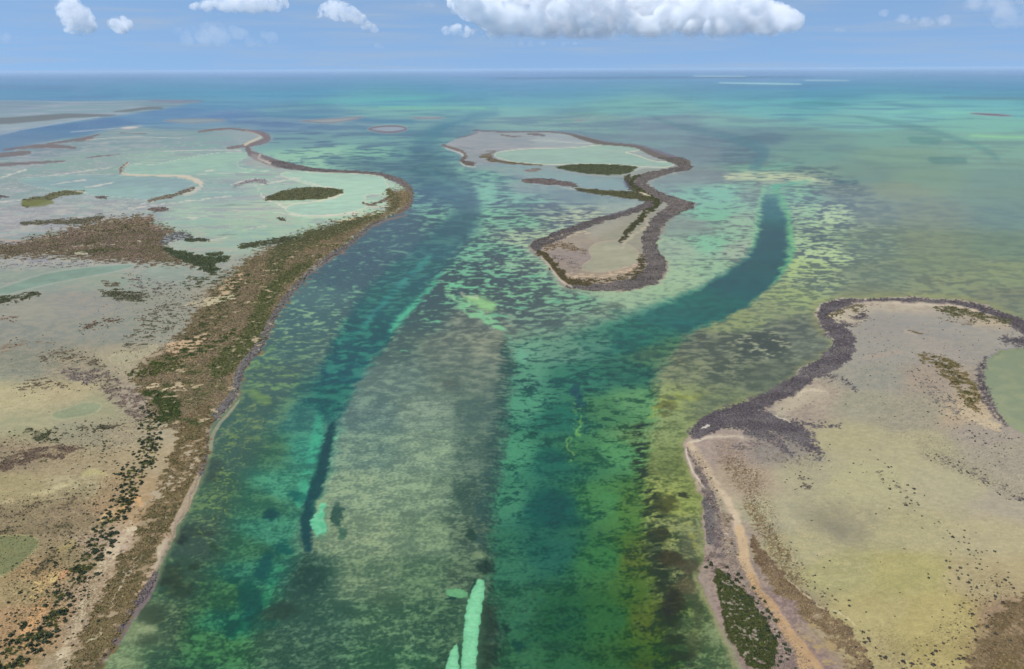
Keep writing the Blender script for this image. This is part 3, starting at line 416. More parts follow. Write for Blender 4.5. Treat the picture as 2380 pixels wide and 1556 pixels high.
    # shallow ledge along the coast: pale water
    sdM = poly_sd(qx, qy, MAINLAND, pad=60); sdE = poly_sd(qx, qy, EASTLAND, pad=60); sdI = poly_sd(qx, qy, MIDLAND, pad=60); sdN = poly_sd(qx, qy, NORTHFLAT, pad=40)
    def ledge(sd, w, c, k):
        L(np.clip(1+sd/w, 0, 1)*(sd < 1)*k, c)
    kk = np.clip(ppm/3, .3, 1)
    ledge(sdM+w4*5+w1*4, 14, (134,146,112), .75*sst(800, 1000, py)*(px > 100)); ledge(sdI, 14, (168,186,158), .6*(py > 555)); ledge(sdE+w1*4, 16, (158,160,112), .55)
    # ---------------- flats and land colour
    rF, mF, fF = two(FLATS, BL)
    g_ = rF.mean(1, keepdims=True); rF = g_+(rF-g_)*np.interp(py, [480, 620], [.68, 1.0])[:, None]
    rF += np.stack([np.interp(py, [300, 500, 700, 1300], [-2, 2, -4, -4]), np.interp(py, [300, 520, 700, 1300], [1, 1, -5, -8]), np.interp(py, [300, 520, 700, 1300], [-2, -5, -4, 0])], 1)
    rF *= (1-.09*sst(980, 1100, py)*sst(560, 460, px))[:, None]
    rF[:, 2] = np.maximum(rF[:, 2], rF[:, 1]*np.interp(py, [1000, 1200], [.5, .69]))
    fl1 = fbm(wx, wy, 55, 4, 120, 2.6, .62, fo); fl2 = fbm(wx, wy, 16, 4, 121, 2.2, .62, fo); kf = sst(310, 340, py)*sst(640, 560, py)*sst(1000, 900, px)
    a1 = (sst(.12, .45, fl1*.8+fl2*.4)*kf*.6)[:, None]; rF = rF*(1-a1)+np.array([150, 155, 163], np.float32)*a1
    a1 = (sst(.18, .5, -fl1*.8+fl2*.5)*kf*.5)[:, None]; rF = rF*(1-a1)+np.array([140, 172, 166], np.float32)*a1
    a1 = (sst(.045, .0, np.abs(fl1*.6+fl2*.5-.1))*kf*.4)[:, None]; rF = rF*(1-a1)+np.array([196, 194, 184], np.float32)*a1
    a1 = (sst(.3, .6, fl2*.8-fl1*.3)*kf*sst(.0, .4, F(200, 3, 122))*.5)[:, None]; rF = rF*(1-a1)+np.array([122, 116, 112], np.float32)*a1
    fine = F(1.5, 3, 97, 1.0, .8)*.7+F(4.5, 3, 98, 1.3, .7)*.5
    rF *= (1+fine*.055*np.clip(1.3-fo/6, 0, 1))[:, None]
    def flat(m, k=1.0):
        nonlocal rgb
        m = np.clip(m*k, 0, 1)[:, None]; rgb = rgb*(1-m)+rF*m
    land = np.maximum.reduce([edge(sdM, 1.6), edge(sdI, 1.6), edge(sdE, 1.6)])
    softM = np.where(py < 345, edge(sdM, 14), edge(sdM, 1.6))
    flat(softM); flat(edge(sdN, 5)); flat(edge(sdI, 1.4)); flat(edge(sdE, 1.4))
    L(ln([(1090,392,2),(1150,388,8),(1220,398,14),(1300,415,14),(1400,428,14),(1460,432,8)], 8), (126,156,160), (142,162,162), sst(-.5, .5, w1))
    # eastern lagoon behind the right-hand land
    eP = poly_sd(qx, qy, EASTPOND); L(edge(eP, 3), (152,160,130), (138,150,126), sst(-.6, .6, w1+ (950-py)/200))
    onland[0] = True
    nv = F(2.6, 3, 90, 1.0, .7); nv2 = F(9, 4, 91, 1.3, .65); nv3 = F(30, 4, 92, 1.6, .6)
    mixv = nv*.45*np.clip(1.5-fo/4, 0, 1)+nv2*.75
    def V(mask, cover, col, c2, seed=0, k=1.0, nz=None):
        """vegetation or soil with broken edges: mask 0..1 times cover is the share of ground it takes"""
        z = mixv if nz is None else nz
        th_ = quant(np.clip(mask, 0, 1)*cover)
        m = sst(-.14, .14, th_-z)*(mask > 0.01)*k
        t = sst(-.6, .6, (nv3 if seed % 2 else -nv2))
        L(m, col, c2, t, wet=max(col) <= 146); return m
    # ponds: pale water with a cream rim
    def pond(P_, c, c2, rim=2.0, rc=(214,210,186), soft=1.5, k=1.0, yy=None):
        nonlocal rgb
        sd = poly_sd(sx, sy, P_, n=2)
        if P_[0][1] < 520: c, c2 = [tuple(sum(q)/3+(v-sum(q)/3)*.74+1 for v in q) for q in (c, c2)]
        if rim: L(np.clip((1.0-np.abs(sd)/(rim*np.clip((py-150)/350, .3, 1.2))), 0, 1)*1.3*k, rc)
        L(edge(sd-rim*.3+w4*1.2*(soft > 1), soft*1.6)*k*.92, c, c2, sst(-.6, .6, w3+w1*.6))
        pm_ = edge(sd, 4)*.05*k; rgb = rgb*(1+(pm_*(nv3+nv2*.6))[:, None])
    def band(P_, c, c2, cover=.95, soft=3, seed=0, k=1.0, x=None, y=None):
        return V(ln(P_, soft, x, y), cover, c, c2, seed, k)
    GREY = (122,117,118); GREY2 = (106,101,104); GREYF = (122,118,126)
    OLIVE = (92,98,66); DOLIVE = (66,76,46); BRN = (134,118,94); BRN2 = (118,102,80); SAND = (208,194,168); PINK = (188,168,148)
    # --- north flat mangroves
    for P_ in [[(-900,300,8),(0,283,8),(60,278,7),(120,273,7),(165,269,5),(240,269,3),(270,268,1)], [(265,260,1),(300,258,3),(345,251,3),(375,252,3)]]:
        L(ln(P_, 2.5)*.9, (110,120,122), (120,126,134), sst(-.5, .5, w1))
    L(ln([(345,234,1.5),(410,237,3.5),(470,235,1.5)], 3)*.75, (134,134,156)); L(ln([(0,240,1.5),(60,240,2),(200,243,1),(330,238,1)], 2)*.4, (112,140,164)); L(ln([(-900,243,2),(0,248,1.5),(120,250,1)], 2)*.4, (112,140,164))
    L(ln([(0,308,1.2),(60,299,1.6),(150,284,1.6),(230,272,1.2)], 2)*.6, (176,186,196)); L(ln([(0,312,2.5),(40,303,2)], 2)*.5, (170,180,190))
    # --- islets
    for i, (P_, inner) in enumerate(zip(ISLETS, [(140,158,168),(196,196,196),(150,160,166),(148,162,176),(150,166,176),(0,0,0),(0,0,0)])):
        sd = poly_sd(sx, sy, P_); L(edge(sd+1.5, 2)*.5, (170,186,188)); L(edge(sd, 1.5), (118,116,128), (130,122,128), sst(-.5, .5, w1))
        if sum(inner): L(edge(sd-[1.2,.8,1.6,4.0,1.2,9,9][i], 1.5), inner)
    L(ln([(165,306,1),(250,299,.7),(280,297,.8),(330,292,.6)], 1.5)*.7, (196,200,204))
    # --- mainland far mangrove islets and sand lines
    for P_ in [[(10,347,2),(60,342,5),(110,339,5),(175,344,3)], [(0,361,6),(40,358,6),(85,353,3),(-400,380,6)], [(-400,392,4),(0,384,5),(60,380,3),(120,377,3),(150,375,1)], [(110,335,2),(160,328,3),(185,323,3),(230,314,2)], [(175,328,2),(200,325,4),(215,322,3)], [(200,367,1),(240,363,2),(275,359,1)], [(280,310,1),(340,311,1)]]:
        V(ln(P_, 3), .9, (118,114,118), (130,124,124), 1)
    # hook peninsula
    band([(462,307,2),(500,301,3),(540,299,2),(575,304,3),(605,309,5),(626,320,8),(612,330,6),(580,338,4),(530,345,3)], (134,124,124), (120,112,116), .97, 2)
    band([(575,345,5),(582,358,7),(600,366,10),(640,380,9),(690,390,6),(750,397,4),(843,402,4),(900,409,6),(940,425,8),(953,445,8),(952,480,7),(926,494,4)], (128,120,120), (114,108,110), .97, 2)
    L(ln([(605,320,2),(585,329,2.5),(570,337,3)], 2)*.85, (206,196,172)); L(ln([(606,360,2),(598,368,2),(615,375,2.5),(628,380,3)], 2)*.85, (208,196,172)); L(ln([(570,304,1),(600,313,1.5),(608,318,1)], 2)*.7, (190,182,168))
    L(pl([(590,352),(575,372),(560,385),(605,388),(640,393),(680,397),(640,388)], 4)*.55, (166,160,162))
    pond([(360,385),(395,375),(440,368),(500,356),(548,353),(572,355),(575,362),(560,372),(548,383),(560,393),(600,397),(640,398),(560,402),(480,405),(420,408),(350,407),(310,407),(290,402),(292,390),(310,380)], (150,194,172), (144,184,172), 1.2, (208,208,196))
    pond([(640,405),(680,399),(740,402),(790,403),(850,405),(893,411),(895,422),(900,432),(909,440),(900,452),(880,452),(850,452),(848,468),(858,480),(830,490),(800,497),(740,503),(690,500),(662,490),(665,482),(690,474),(740,468),(780,462),(797,448),(790,440),(740,435),(700,425)], (160,204,178), (156,196,176), 1.6, (214,208,186))
    L(ln([(848,466,2.5),(852,480,2.5),(880,482,3),(900,478,2)], 3)*.7, (188,182,170)); band([(848,470,1.5),(855,479,2.5),(885,470,3),(905,462,4)], (110,104,96), (130,120,108), .8, 2)
    pond([(30,415),(120,410),(230,405),(330,411),(400,412),(450,422),(445,435),(420,446),(380,458),(350,466),(300,462),(240,455),(150,452),(110,440),(60,430)], (138,178,172), (132,166,172), .8, (196,200,190), 3)
    L(ln([(300,380,1.5),(283,388,2),(278,398,2),(290,407,2.2),(330,408,2),(400,409,2),(440,412,4),(465,425,5),(470,432,3)], 2)*.85, (212,198,178)); band([(298,378,1.2),(280,390,1.6),(280,402,1.6)], (128,108,98), (140,116,104), .9, 2)
    L(ln([(470,432,3),(455,444,5),(430,452,5)], 3)*.7, (196,190,176)); band([(345,468,3),(380,460,4),(420,450,4),(450,437,3)], (120,116,104), (138,130,118), .85, 2)
    for P_ in [[(110,410,.8),(170,402,1),(260,390,1)], [(120,430,.8),(200,418,.8)], [(200,436,1),(240,430,2),(262,424,2)], [(330,475,1),(360,468,1)], [(420,470,1),(460,465,1),(540,457,1.4)], [(300,485,1),(360,478,1),(420,470,.8)], [(540,430,1),(570,420,1.5),(600,416,1.4)], [(590,433,1),(640,425,1),(700,412,1)], [(640,412,1),(680,412,1.2)], [(480,398,2.5),(495,396,2.5)], [(560,535,.8),(620,526,.8)], [(680,415,1),(740,432,1.2),(790,441,1.4)], [(0,415,1),(60,395,2)], [(0,440,.8),(40,436,1)], [(380,352,.6),(500,349,1),(560,350,1)], [(200,326,.8),(300,318,.8),(420,322,.6)], [(0,470,1),(100,462,1.2)], [(640,493,1),(690,503,1.6),(800,500,1.6),(850,490,1.5)], [(430,508,1),(470,505,1)],[(600,440,1),(612,462,1.4),(665,484,1.4)]]:
        L(ln(P_, 1.8)*sst(-.7, .2, w1+.2)*.8, (216,208,196))
    band([(545,434,2),(575,422,4),(610,420,5),(620,428,3)], (140,138,146), (160,154,156), .7, 4)
    band([(60,473,10),(100,465,9),(140,450,6),(190,447,4)], (112,112,92), (120,122,84), .9, 3); L(ln([(55,473,6),(90,474,9),(120,470,5)], 4)*.8, (112,118,72)); L(ln([(150,441,1),(195,447,1.2),(205,453,1)], 2)*.8, (206,200,190))
    band([(0,458,3),(20,458,2)], GREY, GREY2, .9); band([(350,488,4),(385,487,5)], (112,104,100), (126,116,110), .95, 2); band([(225,460,2),(245,460,3)], (110,106,108), (126,118,112), .9)
    # island in the pond
    band([(620,463,4),(660,455,12),(710,450,15),(760,450,13),(792,446,5)], (88,94,68), (104,104,76), .98, 3); L(ln([(640,474,1),(700,474,1.6),(760,466,1.8),(796,452,1.8)], 2)*.8, (208,204,180))
    band([(650,510,4),(662,512,4)], (92,92,82), (104,100,90), .9, 2)
    # --- the brown scrub belt across the flats
    band([(50,520,3),(110,518,6),(200,515,6),(235,505,7)], (96,98,82), (118,112,96), .85, 6)
    V(pl([(-900,590),(0,570),(67,555),(140,537),(200,520),(250,508),(345,500),(368,507),(355,520),(410,535),(384,555),(384,575),(415,592),(440,600),(470,622),(400,615),(300,613),(200,604),(100,598),(0,600),(-900,640)], 30), .88, (134,118,102), (116,108,84), 1)
    V(ln([(90,590,8),(200,575,10),(330,560,10)], 8), .3, (178,160,142), (196,186,168), 1); V(ln([(0,560,6),(100,560,6),(240,532,6)], 8), .35, (160,140,124), (176,160,144), 1, nz=-nv3*.6+nv2*.5)
    V(ln([(180,590,5),(240,582,6),(280,580,3)], 5), .7, (82,88,60), (96,98,66)); V(ln([(170,570,4),(220,565,4)], 5), .6, (96,90,68), (100,96,70)); V(ln([(225,540,4),(300,530,6)], 5), .5, (100,92,68), (96,96,66))
    L(ln([(175,590,1),(200,589,2)], 2)*.8, (222,212,196)); L(ln([(170,575,1.5),(190,571,2)], 2)*.6, (220,210,196))
    V(ln([(380,560,10),(420,545,12),(445,552,6)], 8), .55, (120,118,124), (106,106,104)); band([(430,559,3),(460,558,4),(485,560,2)], (78,84,66), (86,92,70), .9, 2); L(ln([(480,561,1),(530,554,1)], 2)*.7, (212,206,190))
    band([(385,580,6),(410,590,10),(440,602,12),(480,612,12),(510,604,9),(530,600,5)], (68,80,56), (84,92,66), .85, 6); band([(482,591,4),(515,590,4)], (78,86,64), (90,96,70), .95, 2); V(ln([(500,632,10),(470,618,12)], 6), .75, (66,78,52), (80,86,62))
    # --- green coastal belt (main diagonal)
    V(pl([(961,440),(953,484),(870,520),(793,584),(733,624),(687,674),(647,728),(613,804),(570,854),(560,904),(513,968),(470,1000),(440,1010),(400,1000),(360,985),(330,930),(300,880),(330,850),(380,810),(430,760),(470,700),(500,660),(530,640),(560,610),(620,575),(700,545),(770,520),(850,500),(900,490),(905,470),(895,455),(925,440)], 40), .93, (134,120,96), (122,112,84), 1)
    V(ln([(905,445,8),(925,470,12),(905,487,8)], 6), .75, (98,98,70), (112,106,80))
    L(ln([(790,516,4),(850,508,7),(870,500,4)], 5)*.75*sst(-.6, .1, nv2+.2), (206,184,152)); L(ln([(720,505,2),(790,503,2.5),(850,496,2)], 3)*.7, (200,194,180))
    V(ln([(880,500,6),(820,520,12),(750,545,18),(700,560,20),(650,585,22),(640,620,22)], 14), .72, (88,92,62), (104,104,72)); V(ln([(560,575,6),(620,565,8),(680,555,8)], 6), .7, (78,84,60), (90,92,66))
    V(ln([(720,610,10),(670,640,14),(640,665,18),(615,700,22),(600,750,24),(570,800,24),(540,830,26),(505,860,24)], 14), .82, (84,92,54), (100,102,68)); V(ln([(560,640,20),(530,680,24),(500,720,26),(480,760,24),(440,800,26)], 24), .35, (74,82,50), (92,92,62), nz=-nv2*.8+nv3*.4)
    V(ln([(555,640,14),(525,665,18),(520,690,14)], 14), .45, (206,186,150), (190,168,136), nz=nv2*.9-nv3*.3); V(ln([(430,708,8),(480,705,10),(540,690,8)], 6), .6, (202,192,158), (190,180,150))
    V(ln([(400,810,16),(450,800,14),(480,785,10)], 12), .5, (212,186,150), (200,172,140), nz=nv2*.9-nv3*.3); L(ln([(400,850,3),(435,836,4),(465,828,3)], 5)*.6*sst(-.3, .3, nv2), (220,176,142))
    V(ln([(360,850,14),(420,830,14),(480,812,12),(545,770,8)], 12), .5, (66,80,40), (80,88,50), nz=-nv2*.8+nv*.4); V(ln([(300,872,8),(360,862,12),(420,850,10)], 8), .6, (72,84,44), (88,90,54))
    V(ln([(340,915,8),(380,925,24),(400,950,28),(380,970,18)], 14), .85, (58,74,38), (74,82,48)); V(ln([(330,900,6),(420,905,14),(450,900,8)], 10), .4, (196,180,148), (210,192,160), nz=nv2*.9)
    V(ln([(450,930,24),(500,900,20),(520,870,14)], 18), .5, (112,108,80), (98,100,66))
    # --- grey mangrove fringe along the outer coast
    band([(945,500,2),(870,519,4),(843,541,5),(806,573,5),(790,583,6),(760,604,6),(730,624,5),(709,643,5),(682,674,6),(657,704,7),(641,728,7),(626,758,8),(612,784,9),(603,804,9),(580,831,9),(560,856,9),(553,880,10),(548,904,9),(534,931,8),(518,948,8),(500,966,9),(478,988,10),(470,1012,12),(471,1038,12),(472,1065,10),(467,1100,7)], (132,128,126), (114,110,110), .97, 2, x=sx, y=sy)
    L(ln([(556,930,2),(545,945,3),(500,995,4),(492,1020,5),(488,1050,4)], 3, sx, sy)*.7, (170,164,142)); L(ln([(707,642,1.5),(735,620,1.5),(750,608,1)], 2)*.7, (196,184,164))
    band([(362,1335,7),(345,1372,12),(324,1400,14),(303,1425,14),(286,1452,14),(270,1484,13),(252,1512,10),(232,1535,6)], (112,104,106), (128,118,116), .98, 2, x=sx, y=sy)
    # --- southern scrub belt: brown, then pale gravel, then bushes
    V(ln([(475,960,20),(450,1010,38),(440,1060,40),(420,1110,38),(395,1160,36),(360,1220,36),(325,1290,38),(295,1350,38),(265,1410,38),(235,1470,38),(205,1530,36),(170,1620,40)], 30), .96, (132,116,88), (118,106,76), 1)
    BELT = ln([(475,960,20),(450,1010,38),(440,1060,40),(420,1110,38),(395,1160,36),(360,1220,36),(325,1290,38),(295,1350,38),(265,1410,38),(235,1470,38),(205,1530,36),(170,1620,40)], 16)
    V(BELT, .34, (104,96,68), (92,90,60), 1, nz=nv2*.7+nv3*.55); V(BELT, .2, (158,142,114), (176,160,134), 1, nz=-nv2*.8+nv3*.3); V(BELT, .12, (204,188,160), (190,172,146), nz=nv2*.5-nv*.5)
    MB_ = pl([(953,484),(870,520),(793,584),(733,624),(687,674),(647,728),(613,804),(570,854),(560,904),(513,968),(470,1000),(400,990),(360,940),(400,850),(470,760),(530,680),(600,620),(720,560),(850,505)], 16)
    V(MB_, .18, (160,146,120), (182,166,138), 1, nz=nv2*.8-nv3*.4); V(MB_, .2, (82,90,56), (96,96,62), nz=-nv2*.6-nv3*.6+nv*.3)
    V(ln([(440,1050,20),(450,1090,14),(385,1130,16),(340,1170,18)], 14), .3, (196,182,156), (180,166,142), nz=nv2*.9-nv3*.2)
    L(ln([(463,1108,4),(452,1130,8),(442,1150,8),(430,1178,9),(414,1205,9),(402,1225,6),(404,1245,4)], 3, sx, sy)*.92*sst(-.9, 0, nv+.5), (188,172,148), (168,152,132), sst(-.5, .5, nv))
    L(ln([(388,1256,4),(380,1272,8),(366,1275,5),(374,1300,5),(362,1320,4)], 4, sx, sy)*.85*sst(-.9, 0, nv+.4), (198,186,162)); L(ln([(395,1245,4),(360,1340,3)], 3)*.5, (176,160,140))
    V(ln([(300,1225,14),(270,1270,16),(245,1310,16),(225,1350,14),(205,1390,14),(190,1430,12),(170,1480,14),(140,1540,16)], 16), .6, (212,198,168), (196,180,150), 1, nz=nv2*.6+nv*.5)
    V(ln([(320,1165,12),(290,1180,10),(270,1190,10)], 10), .6, (214,178,130), (204,166,120)); V(ln([(300,1150,6),(250,1200,10),(215,1240,8)], 10), .4, (204,172,124), (210,184,140))
    V(ln([(150,1330,8),(100,1350,14),(80,1380,12)], 8), .7, (214,180,130), (208,186,130)); L(ln([(140,1345,4),(160,1330,5)], 4)*.7, (214,158,122)); V(ln([(110,1400,16),(70,1450,18),(60,1500,14)], 12), .5, (220,172,128), (210,168,120), nz=nv2*.8)
    # track and thin white trail
    L(ln([(328,1288,1),(318,1310,1.2),(306,1325,1),(290,1345,1.2),(275,1370,1.2),(262,1395,1),(255,1415,1)], 1.5, px+w4*6, py+w4*4)*.75, (226,214,190)); L(ln([(232,1460,1),(234,1475,1.5),(222,1485,1),(200,1495,1)], 1.5, px+w4*5, py+w4*3)*.7, (222,214,180))
    # bushy line (ground tint below the planted shrubs)
    bush = ln([(345,975,14),(352,1030,18),(335,1080,22),(300,1120,20),(300,1160,14),(250,1215,16),(240,1260,20),(215,1310,20),(180,1335,18),(150,1370,18),(140,1430,22),(110,1470,16),(60,1480,20),(30,1530,26),(0,1600,30)], 16)
    V(bush, .42, (72,78,44), (88,86,52), nz=-nv2*.7+nv*.5)
    # small dotted scrub on the flats
    for P_, cv, c, c2 in [([(240,680,8),(290,690,14),(335,690,8)], .75, (104,100,82), (88,92,70)), ([(245,660,6),(275,661,5)], .8, (126,120,102), (112,108,92)), ([(290,645,8),(310,650,14),(350,670,20),(400,670,18)], .3, (104,106,96), (120,116,108)), ([(0,700,10),(40,692,8),(95,682,4)], .75, (96,96,78), (80,86,62)), ([(0,742,4),(40,742,3)], .7, (126,108,94), (140,118,104)), ([(195,762,6),(230,752,8),(275,745,6)], .55, (104,98,80), (130,112,98)), ([(0,812,10),(60,800,10),(140,790,4)], .4, (156,134,112), (140,122,102)), ([(100,830,10),(160,825,14),(235,850,14)], .4, (112,106,88), (126,116,98)),
                          ([(150,860,10),(190,880,16),(240,870,16)], .6, (124,114,110), (136,126,118)), ([(230,880,20),(270,910,26),(320,950,30)], .5, (140,126,116), (128,116,104)), ([(40,900,10),(100,890,16),(150,900,10)], .4, (116,108,88), (130,118,98)), ([(60,1000,10),(110,1020,14)], .5, (108,104,84), (96,96,74)), ([(190,1000,4),(240,995,6),(290,988,4)], .85, (104,98,80), (92,88,72)), ([(110,1012,12),(125,1015,12)], .5, (92,92,72), (84,86,62)), ([(0,1085,14),(60,1060,18),(140,1050,14),(190,1040,6)], .65, (126,110,92), (112,98,84)), ([(0,1060,16),(60,1030,14)], .3, (112,104,84), (120,110,90)),
                          ([(70,1080,4),(100,1072,4)], .6, (104,98,62), (96,92,60)), ([(0,1190,20),(100,1180,22),(180,1160,18)], .35, (140,126,98), (126,114,90)), ([(0,1240,12),(60,1235,10),(160,1230,16)], .5, (130,118,92), (112,104,80)), ([(130,1270,12),(120,1310,12),(80,1330,8)], .5, (124,112,86), (110,100,76)),
                          ([(440,660,20),(490,650,14),(540,640,10)], .35, (84,90,66), (96,98,74)), ([(330,740,20),(420,720,20),(460,700,16)], .35, (104,106,88), (120,116,100)), ([(300,800,24),(400,740,24)], .3, (100,104,86), (112,110,92)), ([(0,620,6),(60,615,8),(200,620,6)], .3, (128,124,126), (140,134,132)), ([(0,655,5),(40,650,4)], .4, (150,150,148), (136,136,140))]:
        V(ln(P_, 12), cv, c, c2)
    pond([(-600,700),(-100,680),(0,672),(60,650),(110,634),(200,622),(270,616),(315,614),(310,622),(250,636),(170,650),(100,664),(40,680),(0,690)], (138,164,150), (128,154,142), 2.2, (176,178,166), 4)
    pond([(120,967),(128,958),(160,950),(185,938),(225,935),(240,945),(220,962),(180,970),(150,975),(125,975)], (146,156,126), (134,144,116), 3, (176,176,142), 4)
    pond([(-300,1250),(0,1247),(60,1244),(88,1252),(92,1268),(70,1290),(40,1320),(0,1345),(-300,1400)], (138,142,100), (124,134,94), 2.5, (186,176,130), 4)
    pond([(335,628),(380,622),(440,624),(430,638),(400,648),(350,645)], (150,164,152), (146,160,152), 0, soft=8)
    pond([(250,830),(280,822),(330,818),(360,800),(370,806),(345,828),(300,842),(262,846)], (182,176,148), (176,172,144), 1.5, (200,188,156), 4)
    L(ln([(70,1150,3),(110,1145,6),(150,1130,6),(180,1118,3)], 6)*.6*sst(-.4, .3, nv2+.2), (216,206,160)); L(ln([(195,1105,6),(225,1098,8),(240,1105,4)], 6)*.5, (206,198,140)); L(ln([(0,1170,6),(30,1165,6)], 6)*.5, (214,200,160)); L(ln([(145,1280,8),(170,1262,9)], 6)*.6, (178,164,112))

    # ---------------- middle island
    L(ln([(1029,338,2),(1040,347,2),(1068,354,2),(1080,364,2),(1070,377,2.5),(1080,386,2),(1105,388,1.5)], 2, sx, sy)*.7, (206,208,200))
    pond([(1146,360),(1160,354),(1186,350),(1226,346),(1293,345),(1343,343),(1376,339),(1410,337),(1460,339),(1487,343),(1490,348),(1476,352),(1446,354),(1476,360),(1510,373),(1530,377),(1566,376),(1570,383),(1546,391),(1480,387),(1426,382),(1360,381),(1293,383),(1243,382),(1193,377),(1160,369)], (150,190,172), (146,182,168), 2.4, (214,214,188), 1.5)
    L(ln([(1345,343,.8),(1400,350,.8),(1450,354,1)], 2)*.5, (180,196,176))
    pond([(1276,312),(1330,310),(1372,322),(1385,333),(1345,341),(1293,343),(1240,343),(1250,333),(1236,325)], (158,176,176), (150,166,172), 0, soft=6); L(ln([(1230,326,.7),(1300,329,.7),(1330,333,.7),(1382,334,1.4)], 1.5)*.6, (206,206,200)); L(ln([(1100,352,.7),(1170,346,.8),(1240,344,1),(1340,341,1)], 1.5)*.5, (186,170,176)); L(ln([(1326,312,1),(1372,324,1.6),(1386,333,1.2)], 1.5)*.7, (212,214,200))
    band([(1030,337,3),(1045,344,3),(1070,350,3),(1086,362,4),(1075,370,3),(1072,377,4),(1100,382,5)], (118,110,106), (130,120,112), .97, 2)
    band([(1100,303,1.5),(1126,305,2),(1193,307,2),(1276,306,2),(1320,310,2.5),(1345,318,5),(1385,330,6),(1420,335,4),(1480,339,4),(1505,350,8),(1530,360,9),(1565,370,9),(1592,382,12)], (108,104,98), (118,112,110), .98, 2)
    band([(1060,322,1),(1085,317,1.5),(1110,308,1.5)], (124,118,120), (112,108,112), .95, 2); band([(1066,340,4),(1100,348,4)], (136,134,148), (124,122,136), .5, 6); band([(1165,314,1.5),(1190,318,2),(1210,317,1)], (122,116,118), (112,110,112), .9, 2); band([(1226,312,2),(1250,313,3),(1265,316,2)], (122,116,118), (112,110,112), .9, 2)
    band([(1118,365,3),(1140,362,6),(1135,370,5),(1150,375,3),(1200,381,1.8),(1260,385,1.5)], (116,108,92), (126,118,102), .97, 2); band([(1130,352,2),(1160,352,2),(1120,360,2)], (120,116,110), (130,124,118), .7, 3)
    # green island under the pond
    band([(1298,390,2),(1330,391,8),(1380,394,12),(1430,396,12),(1465,394,8),(1476,390,3)], (92,98,72), (80,88,64), .98, 2); band([(1220,396,3),(1238,397,5),(1255,394,3)], (124,116,104), (134,128,118), .7, 4); band([(1165,386,3),(1230,388,3),(1300,392,2)], (134,136,150), (126,130,144), .45, 5)
    L(ln([(1476,396,3),(1500,388,3),(1530,390,3)], 3)*.6, (182,192,184))
    # west arm
    band([(1213,420,2),(1235,421,6),(1275,422,6),(1310,427,5),(1340,432,3)], (122,114,110), (112,104,104), .98, 2); band([(1340,441,3),(1390,447,5),(1440,452,7),(1480,456,8),(1510,462,8)], (92,92,72), (84,86,62), .95, 4); L(ln([(1240,428,.8),(1290,432,1),(1340,441,1)], 2)*.6, (190,190,184))
    band([(1460,412,6),(1454,424,6),(1470,436,8),(1500,452,8)], (96,94,78), (84,84,66), .9, 3)
    # eastern grey belt
    GB = [(1600,388,8),(1565,396,5),(1530,404,7),(1495,414,11),(1484,428,12),(1504,444,11),(1536,458,10),(1570,470,11),(1600,478,8)]
    band(GB, (124,118,116), (106,101,99), .985, 2)
    band([(1602,478,10),(1565,488,12),(1538,504,14),(1521,530,15),(1508,555,17),(1510,580,17),(1522,602,20),(1527,622,22),(1516,641,20),(1480,657,14),(1420,668,8),(1360,670,7),(1320,664,5)], (122,116,114), (104,99,98), .985, 2, seed=1)
    band([(1485,408,3),(1466,418,4),(1470,432,5),(1496,448,5),(1516,462,7),(1530,472,9),(1512,484,8),(1500,495,7),(1480,520,6),(1458,540,6)], (84,86,62), (72,76,54), .93, 3)
    L(ln([(1486,448,2),(1500,452,3),(1512,456,1)], 2)*.9, (214,206,184)); band([(1490,484,2),(1505,492,3),(1500,510,3)], (170,160,140), (150,140,122), .6, 3)
    band([(1512,474,8),(1480,487,8),(1440,498,7),(1390,512,7),(1330,534,9),(1280,556,11),(1244,570,12)], (112,106,108), (98,94,92), .97, 3)
    # loop interior
    L(ln([(1440,520,4),(1400,530,14),(1380,545,10)], 16)*.5, (172,170,154))
    pond([(1372,590),(1368,580),(1385,566),(1420,560),(1455,566),(1480,582),(1488,598),(1480,612),(1450,624),(1410,632),(1375,632),(1350,628),(1355,615),(1375,605),(1378,597)], (166,166,142), (158,158,138), 2, (178,168,148), 4)
    L(ln([(1400,570,2),(1430,565,2),(1450,570,3)], 6)*.4, (134,138,140))
    band([(1250,585,5),(1270,600,7),(1290,622,8),(1305,642,9),(1325,656,7),(1370,662,6)], (98,88,66), (84,80,56), .9, 3); L(ln([(1258,598,1.5),(1276,616,2),(1292,640,2.5),(1306,655,2.5),(1330,668,1.5)], 2, sx, sy)*.85, (206,194,176))
    V(ln([(1270,575,10),(1310,570,10),(1340,580,8),(1365,590,5)], 8), .45, (108,98,74), (128,110,90)); V(ln([(1280,556,4),(1320,545,6),(1370,540,4)], 6), .4, (196,176,150), (206,190,160)); V(ln([(1290,600,10),(1330,610,14),(1350,625,8)], 10), .3, (120,110,108), (132,122,118))
    V(ln([(1330,650,8),(1400,655,8),(1460,640,8),(1490,620,8)], 6), .45, (104,94,68), (90,84,60)); V(ln([(1320,640,6),(1400,645,6),(1450,630,6),(1480,618,6)], 6), .45, (194,170,146), (204,182,156), nz=nv2)
    L(ln([(1448,578,2),(1456,560,3),(1470,548,3),(1490,535,3),(1506,522,3),(1500,505,2)], 3)*.6*sst(-.6, .2, nv2+.2), (200,188,164)); band([(1440,562,3),(1452,550,4),(1468,536,4)], (76,74,56), (90,86,66), .8, 3)
    V(ln([(1490,600,8),(1495,625,8),(1470,645,6)], 6), .7, (98,92,72), (86,82,62))

    # ---------------- eastern land
    DG = (112,107,110); DG2 = (94,89,94)
